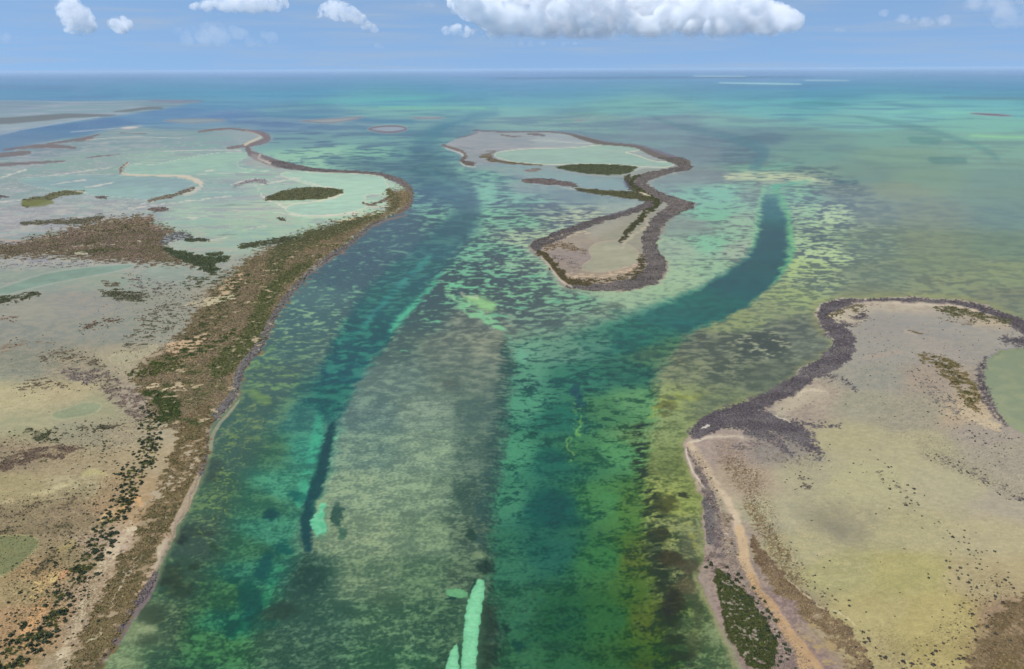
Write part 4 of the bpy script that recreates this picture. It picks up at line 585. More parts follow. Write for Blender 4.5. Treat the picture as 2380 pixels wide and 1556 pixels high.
    for P_ in [[(2440,800,20),(2379,758,18),(2346,740,12),(2300,722,9),(2245,709,8),(2190,702,8),(2100,699,7),(2000,701,8),(1940,710,12),(1915,724,16),(1912,742,16),(1935,764,14),(1965,790,24),(1962,815,28),(1935,838,24),(1900,858,20),(1870,880,20),(1830,905,18),(1770,935,20),(1710,960,22),(1650,985,26),(1614,1004,18)], [(1700,968,30),(1760,975,30),(1810,990,28),(1855,1010,26),(1890,1040,18),(1905,1062,8)], [(1750,995,20),(1800,1025,16),(1840,1055,8)], [(1930,770,14),(1990,745,12),(2015,735,8),(2008,722,5)], [(1830,985,8),(1900,992,5),(1950,990,3)], [(1905,868,8),(1950,882,4),(1985,905,3)], [(2340,790,12),(2400,800,16)], [(2286,835,5),(2275,870,12),(2290,920,14),(2310,960,10),(2335,985,4)]]:
        sf_ = 12 if len(P_) > 12 else 30
        V(ln([(a, b, max(1.5, c-sf_*.12)) for a, b, c in P_], sf_), .97, DG, DG2, 1, nz=nv*.6+mixg*.35+nv2*.35)
    V(ln([(1660,1040,8),(1720,1035,12),(1790,1040,20)], 10), .4, (120,112,112), (134,124,120))
    # hook sands and scrub
    L(ln([(1935,730,5),(1960,744,6),(1990,748,5),(2010,744,2)], 6)*.8, (204,192,168)); L(ln([(1980,708,3),(2020,703,4),(2080,706,4),(2150,708,5),(2210,712,4),(2260,722,4),(2300,740,3)], 5)*.75, (208,194,172))
    V(ln([(1930,735,8),(1960,722,8),(2000,714,6)], 6), .55, (104,98,72), (120,112,90)); V(ln([(2180,720,8),(2240,726,10),(2300,742,9),(2345,748,6)], 8), .6, (106,102,76), (92,92,64)); V(ln([(2180,740,8),(2280,755,10)], 10), .3, (120,112,90), (134,124,104)); L(ln([(2270,755,6),(2300,750,6),(2340,756,4)], 6)*.5, (196,180,152))
    L(ln([(2105,770,3),(2135,775,4),(2150,770,3)], 4)*.6*sst(-.3, .3, nv2), (206,186,164)); V(ln([(2105,768,3),(2140,776,4)], 5), .4, (112,100,84), (124,112,96)); L(ln([(2020,830,5),(2090,818,4)], 8)*.4, (190,166,146))
    # brown ridge on the east side
    V(ln([(2140,830,10),(2180,840,18),(2220,870,26),(2250,910,24),(2270,950,16)], 16), .6, (132,116,88), (112,104,72)); V(ln([(2170,832,6),(2210,860,8),(2240,900,9),(2260,935,8)], 8), .5, (84,84,52), (98,94,60)); L(ln([(2230,860,5),(2250,890,4),(2240,850,5)], 8)*.6*sst(-.3, .3, nv2), (206,190,160)); V(ln([(2240,960,12),(2290,980,16),(2320,992,8)], 12), .6, (214,198,166), (196,178,148))
    V(ln([(2150,900,16),(2200,930,20),(2230,960,12)], 16), .35, (124,120,116), (136,130,122))
    # pale triangle
    L(pl([(1790,956),(1820,934),(1850,912),(1880,900),(1930,905),(1930,920),(1900,925),(1870,935),(1840,955),(1830,975),(1800,965)], 10)*.6, (192,182,158)); L(ln([(1850,922,2),(1870,908,3),(1900,906,4),(1925,912,2)], 4)*.7*sst(-.5, .3, nv+.2), (220,206,182)); L(ln([(1795,963,1.5),(1815,972,2),(1830,980,2)], 2)*.8, (222,212,188)); L(ln([(1630,995,2),(1645,990,2.5)], 2)*.9, (220,214,204))
    # shore beach and ridge
    V(ln([(1600,1045,6),(1618,1075,8),(1632,1110,9),(1650,1160,12),(1660,1200,16),(1668,1250,16),(1672,1290,14)], 6), .75, (134,124,120), (116,106,104))
    L(ln([(1604,1030,4),(1630,1018,3),(1680,1016,2),(1725,1017,2)], 4)*.85, (216,204,182)); L(ln([(1606,1038,8),(1622,1062,12),(1640,1090,10),(1662,1125,8),(1690,1165,8),(1708,1195,9),(1722,1235,10)], 8)*.9*sst(-1.1, -.3, nv2*.6+nv*.6), (212,194,166), (196,176,150), sst(-.3, .5, nv2))
    L(ln([(1722,1235,12),(1727,1280,13),(1736,1320,10),(1752,1360,9)], 6)*.9*sst(-1.0, -.1, nv2+.4), (206,180,144)); L(ln([(1738,1335,7),(1760,1370,9),(1790,1405,10),(1820,1445,12),(1848,1490,15),(1872,1530,20),(1895,1580,26),(2000,1900,40)], 6)*.9*sst(-1.1, -.2, nv2*.7+nv*.5), (200,168,126), (186,155,118), sst(-.5, .5, nv2))
    L(ln([(1594,1045,2),(1600,1070,2),(1612,1100,2),(1636,1135,2)], 2, sx, sy)*.85, (214,204,188)); L(ln([(1636,1150,3),(1650,1175,2),(1656,1200,2)], 3)*.6, (180,168,152))
    band([(1640,1165,7),(1646,1195,12),(1650,1230,13),(1648,1260,9)], (122,117,116), (104,100,100), .97, 3); V(ln([(1690,1200,12),(1690,1240,14),(1690,1280,14)], 10), .6, (208,190,168), (126,110,92), nz=nv*.8+nv2*.5)
    V(ln([(1650,1300,14),(1680,1340,24),(1720,1400,26),(1760,1460,30),(1800,1530,34)], 14), .7, (146,132,128), (128,114,106)); V(ln([(1660,1310,10),(1740,1380,12),(1790,1450,12),(1830,1520,12)], 10), .5, (184,168,154), (172,156,140), nz=nv*.9)
    L(ln([(1625,1320,5),(1650,1390,6),(1670,1440,6),(1700,1500,6),(1725,1556,6)], 4)*.6, (158,146,134)); L(ln([(1612,1330,3),(1636,1385,4),(1670,1450,5),(1700,1520,6),(1720,1580,8)], 6)*.5, (150,150,112))
    V(pl([(1655,1322),(1686,1330),(1720,1364),(1746,1391),(1773,1438),(1803,1474),(1809,1511),(1793,1556),(1740,1556),(1719,1511),(1693,1471),(1679,1431),(1663,1371)], 8), .9, (58,68,38), (74,80,48)); V(pl([(1655,1322),(1720,1364),(1773,1438),(1809,1511),(1740,1556),(1679,1431)], 16), .2, (160,152,138), (140,132,112), nz=nv*.9-nv2*.3); V(pl([(1740,1500),(1800,1540),(1830,1900),(1760,1900)], 10), .7, (58,68,38), (74,80,48))
    # honeycomb scrub behind the beach
    V(ln([(1700,1080,26),(1750,1130,26),(1740,1180,20)], 26), .45, (132,118,98), (146,130,108), nz=nv*.8+nv2*.3); V(ln([(1745,1180,14),(1790,1250,20),(1815,1300,20),(1850,1350,18)], 16), .5, (122,110,82), (136,122,94), nz=nv*.8+nv2*.3)
    V(ln([(1752,1255,8),(1770,1300,16),(1800,1340,20),(1840,1380,20),(1890,1420,16),(1920,1425,8)], 10), .9, (126,108,86), (112,96,76)); V(ln([(1780,1330,14),(1850,1400,18),(1920,1450,24),(1960,1490,30),(1990,1540,34),(2010,1620,34)], 14), .75, (142,124,96), (120,104,82)); V(ln([(1870,1460,20),(1930,1520,26)], 14), .4, (178,158,118), (170,150,112), nz=nv2)
    L(ln([(1828,1345,1.5),(1860,1375,2),(1895,1402,2),(1905,1415,1.5),(1960,1425,2),(1985,1455,2)], 3)*.75*sst(-.5, .3, nv+.2), (224,212,176))
    V(pl([(2480,1380),(2380,1390),(2330,1405),(2290,1440),(2275,1490),(2240,1540),(2230,1600),(2700,2000),(2700,1400)], 40), .85, (130,114,88), (112,98,74)); V(pl([(2300,1540),(2250,1600),(2600,1700),(2500,1480)], 30), .6, (104,92,64), (120,106,76))
    # stubble and stalks standing in the flats
    def stub(P_, k, sc, p, col, c2, sf=30):
        nonlocal rgb
        mk_ = line_sd(qx, qy, P_); j = np.nonzero(mk_ > -sf)[0]
        if not len(j): return
        m_ = np.clip(mk_[j]/sf+.6, 0, 1); d_, r_ = cells(wx[j], wy[j]*.9, sc, int(sc*10))
        fade = np.clip(1.7-1.2*fo[j]/sc, 0, 1); z = sst(.46, .22, d_)*(r_ < p*(.6+.8*np.clip(nv2[j]+.4, 0, 1)))*fade + p*.28*(1-fade)
        a_ = np.clip(m_*z*k, 0, 1)[:, None]*(lv_[j] > 1)[:, None]*(1-vg[j])[:, None]
        cc = np.array(col, np.float32)*(1-r_[:, None])+np.array(c2, np.float32)*r_[:, None]
        rgb[j] = rgb[j]*(1-a_)+cc*a_
    lv_ = np.maximum.reduce([sdM, sdI, sdE])
    stub([(2000,780,60),(2150,820,60),(2280,850,50)], .5, 1.8, .6, (104,98,94), (120,114,104))
    stub([(1880,880,20),(1990,900,60),(2080,940,70),(2200,1000,70),(2350,1080,60)], .34, 1.7, .7, (100,96,88), (116,110,96))
    stub([(2150,1050,14),(2240,1090,18),(2310,1125,14),(2400,1165,14)], .5, 1.5, .8, (92,88,84), (108,102,94), 16)
    stub([(1690,1050,30),(1740,1100,36),(1765,1180,28),(1800,1270,26),(1850,1340,26)], .75, 1.35, .95, (112,94,72), (128,112,88))
    stub([(1790,1040,40),(1880,1060,30)], .6, 1.4, .7, (104,98,88), (118,110,98))
    stub([(2050,1500,40),(2150,1540,40),(2260,1440,40),(2300,1380,50)], .45, 1.3, .7, (110,98,70), (124,110,80)); stub([(1850,1200,90),(2000,1200,140),(2150,1300,140)], .3, 1.2, .35, (130,124,94), (140,134,100))
    stub([(0,650,30),(200,665,40),(400,680,40),(500,660,30)], .5, 2.2, .5, (104,104,90), (120,116,100)); stub([(0,740,60),(200,760,60),(400,750,60)], .45, 2.0, .5, (110,108,94), (122,114,98))
    stub([(0,830,30),(200,850,50),(330,830,30)], .6, 1.8, .7, (104,98,80), (122,110,92)); stub([(0,930,30),(200,930,50),(330,950,40)], .4, 1.6, .5, (120,112,88), (132,120,96))
    stub([(0,1050,40),(200,1040,40),(330,1000,30)], .65, 1.4, .8, (104,94,72), (120,104,80)); stub([(0,1130,40),(160,1120,40),(300,1100,30)], .35, 1.2, .5, (120,108,76), (130,116,84))
    stub([(0,1205,40),(150,1200,40),(270,1150,30)], .7, 1.2, .95, (108,96,72), (126,110,84)); stub([(50,1290,60),(150,1270,50),(230,1230,30)], .7, 1.15, .9, (96,88,62), (118,104,76))
    stub([(60,1380,60),(140,1340,50),(220,1290,30)], .7, 1.2, .8, (84,78,48), (110,96,66)); stub([(40,1500,60),(120,1440,50),(190,1380,40)], .7, 1.15, .85, (76,74,44), (108,94,64)); stub([(240,1340,30),(200,1430,34),(160,1530,40)], .5, 1.1, .8, (112,100,76), (134,120,92))
    stub([(1620,1060,12),(1650,1140,16),(1680,1230,22),(1700,1300,20),(1760,1400,20),(1820,1500,24),(1870,1590,30)], .7, 1.1, .8, (88,82,72), (116,104,88), 14)
    # soft stains on the flat
    L(ln([(1860,1185,14),(1900,1200,24),(1950,1225,26),(2000,1250,16)], 36)*.42, (134,132,112)); L(ln([(1930,1225,8),(1960,1240,10)], 16)*.3, (116,114,104)); L(ln([(1980,1290,12),(2020,1300,12)], 26)*.25, (146,146,100)); L(ln([(2080,1500,20),(2150,1510,20)], 30)*.22, (150,144,88)); L(ln([(2200,1520,12)]*2+[(2230,1530,12)], 24)*.22, (140,130,84)); L(ln([(2160,1340,20),(2050,1370,20)], 40)*.2, (150,152,100))
    V(ln([(2150,1050,6),(2230,1090,10),(2300,1120,8),(2380,1160,8)], 14), .35, (136,130,122), (122,116,112)); V(ln([(1860,1115,8),(1880,1130,8)], 10), .5, (128,122,108), (118,112,100)); V(ln([(1760,1055,10),(1850,1075,12),(1900,1085,8)], 14), .35, (126,122,110), (138,132,118))
    V(ln([(2040,1095,10),(2070,1120,14),(2110,1160,12)], 14), .22, (126,120,104), (112,106,94))
    # fine grain everywhere: sand grain, leaves of grass, wavelets' marks
    g = (F(1.1, 3, 95, 1.4, .8)*.5 + F(3.2, 3, 96, 1.5, .7)*.6)
    rgb = rgb*(1+0.08*g[:, None]*(1-.5*sst(0, 3, fo))[:, None])
    lv = np.maximum.reduce([sdM, sdI, sdE])
    return dict(rgb=rgb, veg=vg, deep=dp, sdM=sdM, sdI=sdI, sdE=sdE, sdN=sdN, eP=eP, land=lv)

# ------------------------------------------------------------------ helpers
COL = SC.collection
CAL = os.environ.get('CAL')
def tag(o, label=None, cat=None, group=None, kind=None):
    if o is None: return
    if label: o['label'] = label
    if cat: o['category'] = cat
    if group: o['group'] = group
    if kind: o['kind'] = kind
    return o
def mesh_np(name, co, faces, cols=None, smooth_=True):
    """faces: (n,3) or (n,4) int array"""
    me = bpy.data.meshes.new(name); n = len(faces); k = faces.shape[1]
    me.vertices.add(len(co)); me.vertices.foreach_set('co', np.ascontiguousarray(co, np.float32).ravel())
    me.loops.add(n*k); me.loops.foreach_set('vertex_index', np.ascontiguousarray(faces, np.int32).ravel())
    me.polygons.add(n); me.polygons.foreach_set('loop_start', np.arange(0, n*k, k, dtype=np.int32))
    try: me.polygons.foreach_set('loop_total', np.full(n, k, np.int32))
    except Exception: pass
    if smooth_: me.polygons.foreach_set('use_smooth', np.ones(n, bool))
    me.update(calc_edges=True)
    if cols is not None:
        a = me.color_attributes.new('albedo', 'FLOAT_COLOR', 'POINT')
        c4 = np.ones((len(co), 4), np.float32); c4[:, :cols.shape[1]] = cols; a.data.foreach_set('color', c4.ravel())
    return me
def link(name, me, mat=None):
    o = bpy.data.objects.new(name, me); COL.objects.link(o)
    if mat: me.materials.append(mat)
    return o
def material(name):
    m = bpy.data.materials.new(name); m.use_nodes = True; nt = m.node_tree; nt.nodes.clear(); return m, nt.nodes, nt.links
def ground_mat(name, rough, spec, grain, gscale):
    m, N, L = material(name); out = N.new('ShaderNodeOutputMaterial'); b = N.new('ShaderNodeBsdfPrincipled')
    at = N.new('ShaderNodeAttribute'); at.attribute_name = 'albedo'
    geo = N.new('ShaderNodeNewGeometry'); n1 = N.new('ShaderNodeTexNoise'); n1.inputs['Scale'].default_value = gscale; n1.inputs['Detail'].default_value = 5; n1.inputs['Roughness'].default_value = .7
    L.new(geo.outputs['Position'], n1.inputs['Vector'])
    mr = N.new('ShaderNodeMapRange'); mr.inputs['From Min'].default_value = .25; mr.inputs['From Max'].default_value = .75; mr.inputs['To Min'].default_value = 1-grain; mr.inputs['To Max'].default_value = 1+grain
    L.new(n1.outputs['Fac'], mr.inputs['Value'])
    vm = N.new('ShaderNodeVectorMath'); vm.operation = 'SCALE'; L.new(at.outputs['Color'], vm.inputs[0]); L.new(mr.outputs['Result'], vm.inputs['Scale'])
    L.new(vm.outputs[0], b.inputs['Base Color']); b.inputs['Roughness'].default_value = rough; b.inputs['Specular IOR Level'].default_value = spec
    L.new(b.outputs[0], out.inputs['Surface']); return m
M_BED = ground_mat('seabed_sand_and_seagrass', 1.0, 0.0, .10, .9)
M_LAND = ground_mat('mud_flat_and_scrub_soil', .95, .1, .14, 1.3)
M_SHRUB = ground_mat('shrub_foliage', .9, .15, .25, 3.0)

# water: clear film that mirrors the sky through small waves
m, N, L = material('clear_sea_water'); M_WATER = m
out = N.new('ShaderNodeOutputMaterial'); mix = N.new('ShaderNodeMixShader'); tr = N.new('ShaderNodeBsdfTransparent'); gl = N.new('ShaderNodeBsdfGlossy')
fr = N.new('ShaderNodeFresnel'); fr.inputs['IOR'].default_value = 1.33; geo = N.new('ShaderNodeNewGeometry')
gl.inputs['Roughness'].default_value = .22
mm = N.new('ShaderNodeMath'); mm.operation = 'MINIMUM'; mm.inputs[1].default_value = .32
nz = N.new('ShaderNodeTexNoise'); nz.inputs['Scale'].default_value = .55; nz.inputs['Detail'].default_value = 4; nz.inputs['Roughness'].default_value = .65
mp = N.new('ShaderNodeMapping'); mp.inputs['Scale'].default_value = (1, 2.2, 1); mp.inputs['Rotation'].default_value = (0, 0, .35)
bp = N.new('ShaderNodeBump'); bp.inputs['Strength'].default_value = .5; bp.inputs['Distance'].default_value = .25
L.new(geo.outputs['Position'], mp.inputs['Vector']); L.new(mp.outputs[0], nz.inputs['Vector']); L.new(nz.outputs['Fac'], bp.inputs['Height'])
L.new(bp.outputs[0], fr.inputs['Normal']); L.new(bp.outputs[0], gl.inputs['Normal'])
L.new(fr.outputs[0], mm.inputs[0]); L.new(mm.outputs[0], mix.inputs[0]); L.new(tr.outputs[0], mix.inputs[1]); L.new(gl.outputs[0], mix.inputs[2]); L.new(mix.outputs[0], out.inputs['Surface'])

# ------------------------------------------------------------------ tone: photograph colour -> surface colour
def lin(c):
    c = np.clip(np.asarray(c, np.float32)/255., 0, 1); return np.where(c <= .04045, c/12.92, ((c+.055)/1.055)**2.4)
# light reaching the lens per unit of surface colour (A) and the share added by air and mirrored sky (B), measured against the depression angle
from_tab = None
TAB_D = [0.254, 0.385, 0.515, 0.646, 0.777, 0.908, 1.04, 1.171, 1.303, 1.435, 1.567, 1.699, 1.832, 1.965, 2.098, 2.231, 2.364, 2.497, 2.631, 2.765, 3.436, 4.248, 5.065, 5.888, 6.716, 7.549, 8.387, 9.23, 10.076, 10.926, 11.78, 12.636, 13.495, 14.356, 15.219, 16.084, 16.95, 17.816, 18.683, 19.55, 20.416, 21.281, 22.145, 23.007, 23.867, 24.725, 25.58, 26.431, 27.279, 28.123, 28.963, 29.799, 30.629, 31.455, 32.275, 33.089, 33.897, 34.699, 35.494, 36.282, 37.064, 37.838, 38.605, 39.365, 40.117, 40.861]
TAB_WA = [(0.571,0.683,0.844),(0.619,0.716,0.852),(0.660,0.733,0.865),(0.723,0.795,0.924),(0.761,0.836,0.967),(0.763,0.836,0.967),(0.775,0.849,0.986),(0.797,0.869,1.000),(0.814,0.882,1.005),(0.827,0.900,1.018),(0.839,0.907,1.031),(0.843,0.913,1.022),(0.837,0.909,1.013),(0.840,0.910,1.015),(0.847,0.911,1.013),(0.851,0.916,1.024),(0.855,0.917,1.027),(0.858,0.919,1.026),(0.863,0.918,1.027),(0.861,0.916,1.026),(0.878,0.942,1.051),(0.894,0.954,1.069),(0.897,0.958,1.071),(0.898,0.957,1.072),(0.904,0.959,1.073),(0.919,0.986,1.112),(1.007,1.088,1.235),(0.973,1.054,1.187),(0.923,0.987,1.091),(0.931,0.990,1.102),(0.944,1.003,1.120),(0.969,1.029,1.144),(1.006,1.071,1.185),(1.038,1.095,1.214),(1.070,1.130,1.252),(1.097,1.168,1.298),(1.127,1.199,1.328),(1.138,1.209,1.338),(1.149,1.221,1.354),(1.159,1.231,1.365),(1.180,1.247,1.383),(1.190,1.260,1.402),(1.205,1.271,1.414),(1.215,1.286,1.426),(1.221,1.293,1.439),(1.230,1.304,1.450),(1.237,1.310,1.451),(1.249,1.324,1.473),(1.255,1.330,1.482),(1.260,1.337,1.478),(1.265,1.337,1.479),(1.270,1.343,1.488),(1.274,1.347,1.498),(1.279,1.352,1.502),(1.284,1.365,1.516),(1.293,1.370,1.522),(1.289,1.366,1.517),(1.294,1.369,1.519),(1.299,1.374,1.522),(1.300,1.375,1.528),(1.298,1.377,1.528),(1.302,1.379,1.527),(1.301,1.376,1.525),(1.304,1.380,1.526),(1.312,1.387,1.539),(1.309,1.385,1.540)]
TAB_WB = [(0.248,0.354,0.513),(0.218,0.308,0.451),(0.197,0.285,0.421),(0.172,0.250,0.368),(0.158,0.228,0.336),(0.153,0.221,0.327),(0.145,0.209,0.312),(0.137,0.199,0.295),(0.130,0.189,0.281),(0.124,0.179,0.269),(0.120,0.176,0.263),(0.117,0.172,0.261),(0.114,0.169,0.256),(0.112,0.165,0.253),(0.109,0.162,0.248),(0.107,0.158,0.243),(0.105,0.156,0.239),(0.103,0.154,0.236),(0.102,0.153,0.234),(0.100,0.150,0.230),(0.091,0.138,0.213),(0.085,0.130,0.202),(0.081,0.124,0.194),(0.078,0.121,0.191),(0.077,0.119,0.188),(0.062,0.095,0.149),(0.048,0.073,0.113),(0.051,0.078,0.125),(0.068,0.105,0.171),(0.066,0.103,0.167),(0.062,0.098,0.158),(0.058,0.090,0.147),(0.054,0.084,0.136),(0.049,0.077,0.126),(0.045,0.071,0.116),(0.042,0.065,0.106),(0.039,0.060,0.097),(0.036,0.055,0.089),(0.033,0.051,0.083),(0.030,0.046,0.075),(0.027,0.043,0.069),(0.026,0.040,0.065),(0.024,0.037,0.060),(0.023,0.035,0.057),(0.021,0.033,0.053),(0.020,0.031,0.049),(0.018,0.028,0.046),(0.017,0.026,0.043),(0.016,0.025,0.041),(0.015,0.023,0.038),(0.015,0.022,0.036),(0.014,0.021,0.035),(0.013,0.020,0.033),(0.013,0.019,0.031),(0.012,0.018,0.030),(0.012,0.018,0.029),(0.011,0.016,0.027),(0.011,0.016,0.026),(0.010,0.016,0.025),(0.010,0.015,0.024),(0.010,0.014,0.023),(0.009,0.014,0.023),(0.009,0.014,0.022),(0.009,0.013,0.021),(0.008,0.013,0.020),(0.009,0.013,0.021)]
TAB_LA = [(0.733,0.865,1.074),(0.842,0.959,1.159),(0.957,1.069,1.259),(1.028,1.140,1.331),(1.080,1.187,1.384),(1.107,1.224,1.426),(1.136,1.246,1.443),(1.165,1.271,1.464),(1.186,1.296,1.484),(1.202,1.312,1.498),(1.218,1.326,1.517),(1.230,1.340,1.537),(1.239,1.356,1.545),(1.252,1.368,1.559),(1.260,1.371,1.561),(1.266,1.375,1.568),(1.271,1.379,1.570),(1.279,1.381,1.575),(1.284,1.390,1.583),(1.288,1.391,1.585),(1.299,1.402,1.601),(1.319,1.419,1.615),(1.327,1.434,1.630),(1.339,1.443,1.638),(1.349,1.454,1.649),(1.253,1.357,1.541),(1.237,1.343,1.533),(1.247,1.354,1.548),(1.365,1.469,1.661),(1.361,1.459,1.658),(1.348,1.449,1.647),(1.352,1.455,1.650),(1.376,1.478,1.672),(1.379,1.480,1.676),(1.393,1.494,1.692),(1.400,1.501,1.696),(1.407,1.510,1.702),(1.391,1.493,1.686),(1.389,1.490,1.686),(1.382,1.482,1.679),(1.382,1.481,1.677),(1.380,1.483,1.679),(1.385,1.482,1.684),(1.389,1.487,1.684),(1.387,1.486,1.687),(1.385,1.487,1.681),(1.383,1.482,1.675),(1.383,1.485,1.679),(1.385,1.487,1.688),(1.384,1.483,1.677),(1.385,1.485,1.678),(1.385,1.485,1.679),(1.386,1.487,1.681),(1.385,1.485,1.679),(1.390,1.489,1.688),(1.394,1.494,1.690),(1.387,1.486,1.680),(1.387,1.488,1.686),(1.393,1.490,1.687),(1.391,1.486,1.684),(1.386,1.490,1.684),(1.389,1.488,1.684),(1.387,1.486,1.681),(1.387,1.488,1.679),(1.387,1.490,1.682),(1.388,1.487,1.690)]
TAB_LB = [(0.205,0.292,0.419),(0.170,0.241,0.348),(0.138,0.197,0.288),(0.115,0.166,0.244),(0.101,0.146,0.213),(0.091,0.128,0.185),(0.081,0.115,0.166),(0.073,0.105,0.153),(0.068,0.097,0.141),(0.063,0.089,0.130),(0.058,0.083,0.120),(0.054,0.078,0.111),(0.051,0.072,0.102),(0.048,0.067,0.096),(0.045,0.063,0.091),(0.042,0.059,0.087),(0.040,0.056,0.083),(0.038,0.054,0.080),(0.036,0.052,0.077),(0.034,0.049,0.074),(0.028,0.041,0.060),(0.023,0.034,0.049),(0.020,0.028,0.041),(0.017,0.024,0.035),(0.016,0.022,0.032),(0.015,0.021,0.029),(0.015,0.021,0.030),(0.014,0.019,0.026),(0.010,0.014,0.021),(0.010,0.014,0.020),(0.009,0.013,0.019),(0.009,0.012,0.017),(0.008,0.011,0.016),(0.007,0.010,0.015),(0.007,0.010,0.014),(0.007,0.009,0.014),(0.006,0.009,0.013),(0.006,0.008,0.012),(0.006,0.008,0.012),(0.005,0.007,0.011),(0.005,0.007,0.010),(0.005,0.007,0.010),(0.005,0.007,0.010),(0.005,0.007,0.009),(0.004,0.006,0.009),(0.004,0.006,0.009),(0.004,0.006,0.008),(0.004,0.006,0.008),(0.004,0.006,0.008),(0.004,0.005,0.008),(0.004,0.005,0.007),(0.004,0.005,0.007),(0.004,0.005,0.007),(0.003,0.005,0.007),(0.003,0.005,0.007),(0.003,0.005,0.007),(0.003,0.004,0.006),(0.003,0.004,0.006),(0.003,0.004,0.006),(0.003,0.004,0.006),(0.003,0.004,0.006),(0.003,0.004,0.006),(0.003,0.004,0.006),(0.003,0.004,0.006),(0.003,0.004,0.005),(0.003,0.004,0.006)]
def albedo(rgb, X, Y, land):
    if CAL is not None: return np.full((len(X), 3), float(CAL), np.float32)
    d = np.degrees(np.arctan2(ALT, np.hypot(X, Y))); Lc = lin(rgb); out_ = np.empty_like(Lc)
    for k in range(3):
        wa = np.interp(d, TAB_D, [r[k] for r in TAB_WA]); wb = np.interp(d, TAB_D, [r[k] for r in TAB_WB])
        la = np.interp(d, TAB_D, [r[k] for r in TAB_LA]); lb = np.interp(d, TAB_D, [r[k] for r in TAB_LB])
        a = np.where(land, la, wa); b = np.where(land, lb, wb)
        out_[:, k] = (Lc[:, k]-b)/a
    return np.clip(out_, .006, .9).astype(np.float32)

# ------------------------------------------------------------------ the survey grid
def ramp(a, b, s0, grow):
    r = []; x = a; s = s0
    while x < b: x += s; s *= grow; r.append(x)
    return r
Q = float(os.environ.get('Q', '1'))
xs = np.arange(-30, 2412, 2.0*Q); left = ramp(30, 1250, 3, 1.05); right = ramp(2410, 3650, 3, 1.05)
xs = np.concatenate([-np.array(left[::-1]), xs, np.array(right)])
ds = np.concatenate([[1.2], np.arange(2, 40, .9*Q), np.arange(40, 140, 1.4*Q), np.arange(140, 1432, 1.9*Q), 1430+np.array(ramp(0, 560, 3, 1.05))])
GXs, GDs = np.meshgrid(xs, ds)
# rows follow lines of equal depression, columns lines of equal bearing
bx = (GXs.ravel()-CX)/FL; by = -((160.0+GDs.ravel())-CY)/FL
ddy = _cp+by*_sp; ddz = -_sp+by*_cp; tt = -ALT/ddz
WX = bx*tt; WY = ddy*tt
del bx, by, ddy, ddz, tt
PX, PY = W2S(WX, WY)
R = paint(PX, PY, WX, WY)
rgb = R['rgb']; nx = len(xs); ny = len(ds)
idx = np.arange(nx*ny).reshape(ny, nx)
quads = np.stack([idx[1:, :-1].ravel(), idx[1:, 1:].ravel(), idx[:-1, 1:].ravel(), idx[:-1, :-1].ravel()], 1)
ppm = FL/np.sqrt(WX**2+WY**2+ALT**2)
depth = np.clip(-.45-R['deep']*2.4, -4, -.4)
bed = np.where(R['land'] > 3, -.6, depth)
isl = [(R['sdM'], 'mainland'), (R['sdE'], 'east'), (R['sdN'], 'north'), (R['sdI'], 'mid')]
co = np.stack([WX, WY, bed], 1)
me = mesh_np('seabed', co, quads, albedo(rgb, WX, WY, np.zeros(len(WX), bool)))
tag(link('seabed', me, M_BED), 'pale sand and dark seagrass seabed under the clear channels', None, None, 'structure')
def land_piece(name, sd, lo=0.0, height=.35):
    """raised land: its rim dips just under the water line"""
    inm = sd > lo; fm = inm[quads].all(1); q = quads[fm]
    if len(q) == 0: return None
    u, inv = np.unique(q.ravel(), return_inverse=True); q2 = inv.reshape(-1, 4)
    dm = sd[u]/ppm[u]                                    # metres in from the shore
    bump = fbm(WX[u], WY[u], 14, 3, 77)*.12
    z = -.12+np.clip(dm/3.0, 0, 1)*(height+bump)
    cnt = np.bincount(q2.ravel(), minlength=len(u)); z = np.where(cnt < 4, -.3, z)
    c = np.stack([WX[u], WY[u], z], 1)
    return link(name, mesh_np(name, c, q2, albedo(rgb[u], WX[u], WY[u], np.ones(len(u), bool))), M_LAND)
tag(land_piece('coastal_flats', R['sdM']), 'scrubby tidal flats and lagoons along the left shore', None, None, 'structure')
tag(land_piece('northern_flats', R['sdN']), 'distant grey tidal flats beyond the far left channel', None, None, 'structure')
tag(land_piece('mud_peninsula', np.where(R['eP'] > 1, -1, R['sdE'])), 'yellow mud flats of the right-hand peninsula with orange beach', None, None, 'structure')
tag(land_piece('island', R['sdI']), 'large hourglass-shaped island between the two channels with pale ponds and grey mangrove rim', 'island')
ILAB = ['thin sandy mangrove islet in the far lagoon, north of the hooked peninsula', 'tiny white sand cay beside the far blue channel at left', 'long narrow mangrove islet left of the oval ring islet', 'oval ring-shaped islet with grey mangrove rim and pale centre', 'thin flat ring islet above and right of the oval one', 'tiny dark islet dot on the turquoise shoal north of the large island', 'long thin brown cay on turquoise water at the far right']
for P_, lb in zip(ISLETS, ILAB):
    tag(land_piece('islet', poly_sd(PX, PY, P_), -.2, .6), lb, 'islet')
# water surface
wc = np.array([(-9e5, -3e3, 0), (9e5, -3e3, 0), (9e5, 9e5, 0), (-9e5, 9e5, 0)], float)
if not os.environ.get('NOW'): tag(link('water', mesh_np('water', wc, np.array([[0, 1, 2, 3]]), smooth_=False), M_WATER), 'clear turquoise and green sea water over sand and seagrass', None, None, 'structure')
fl = np.array([(-9e5, -3e3, -6), (9e5, -3e3, -6), (9e5, 9e5, -6), (-9e5, 9e5, -6)], float)
tag(link('deep_seabed', mesh_np('deep_seabed', fl, np.array([[0, 1, 2, 3]]), albedo(np.array([[100, 160, 165]]*4), fl[:, 0], fl[:, 1]+4000, np.zeros(4, bool)), False), M_BED), 'open sea floor around the flats', None, None, 'structure')

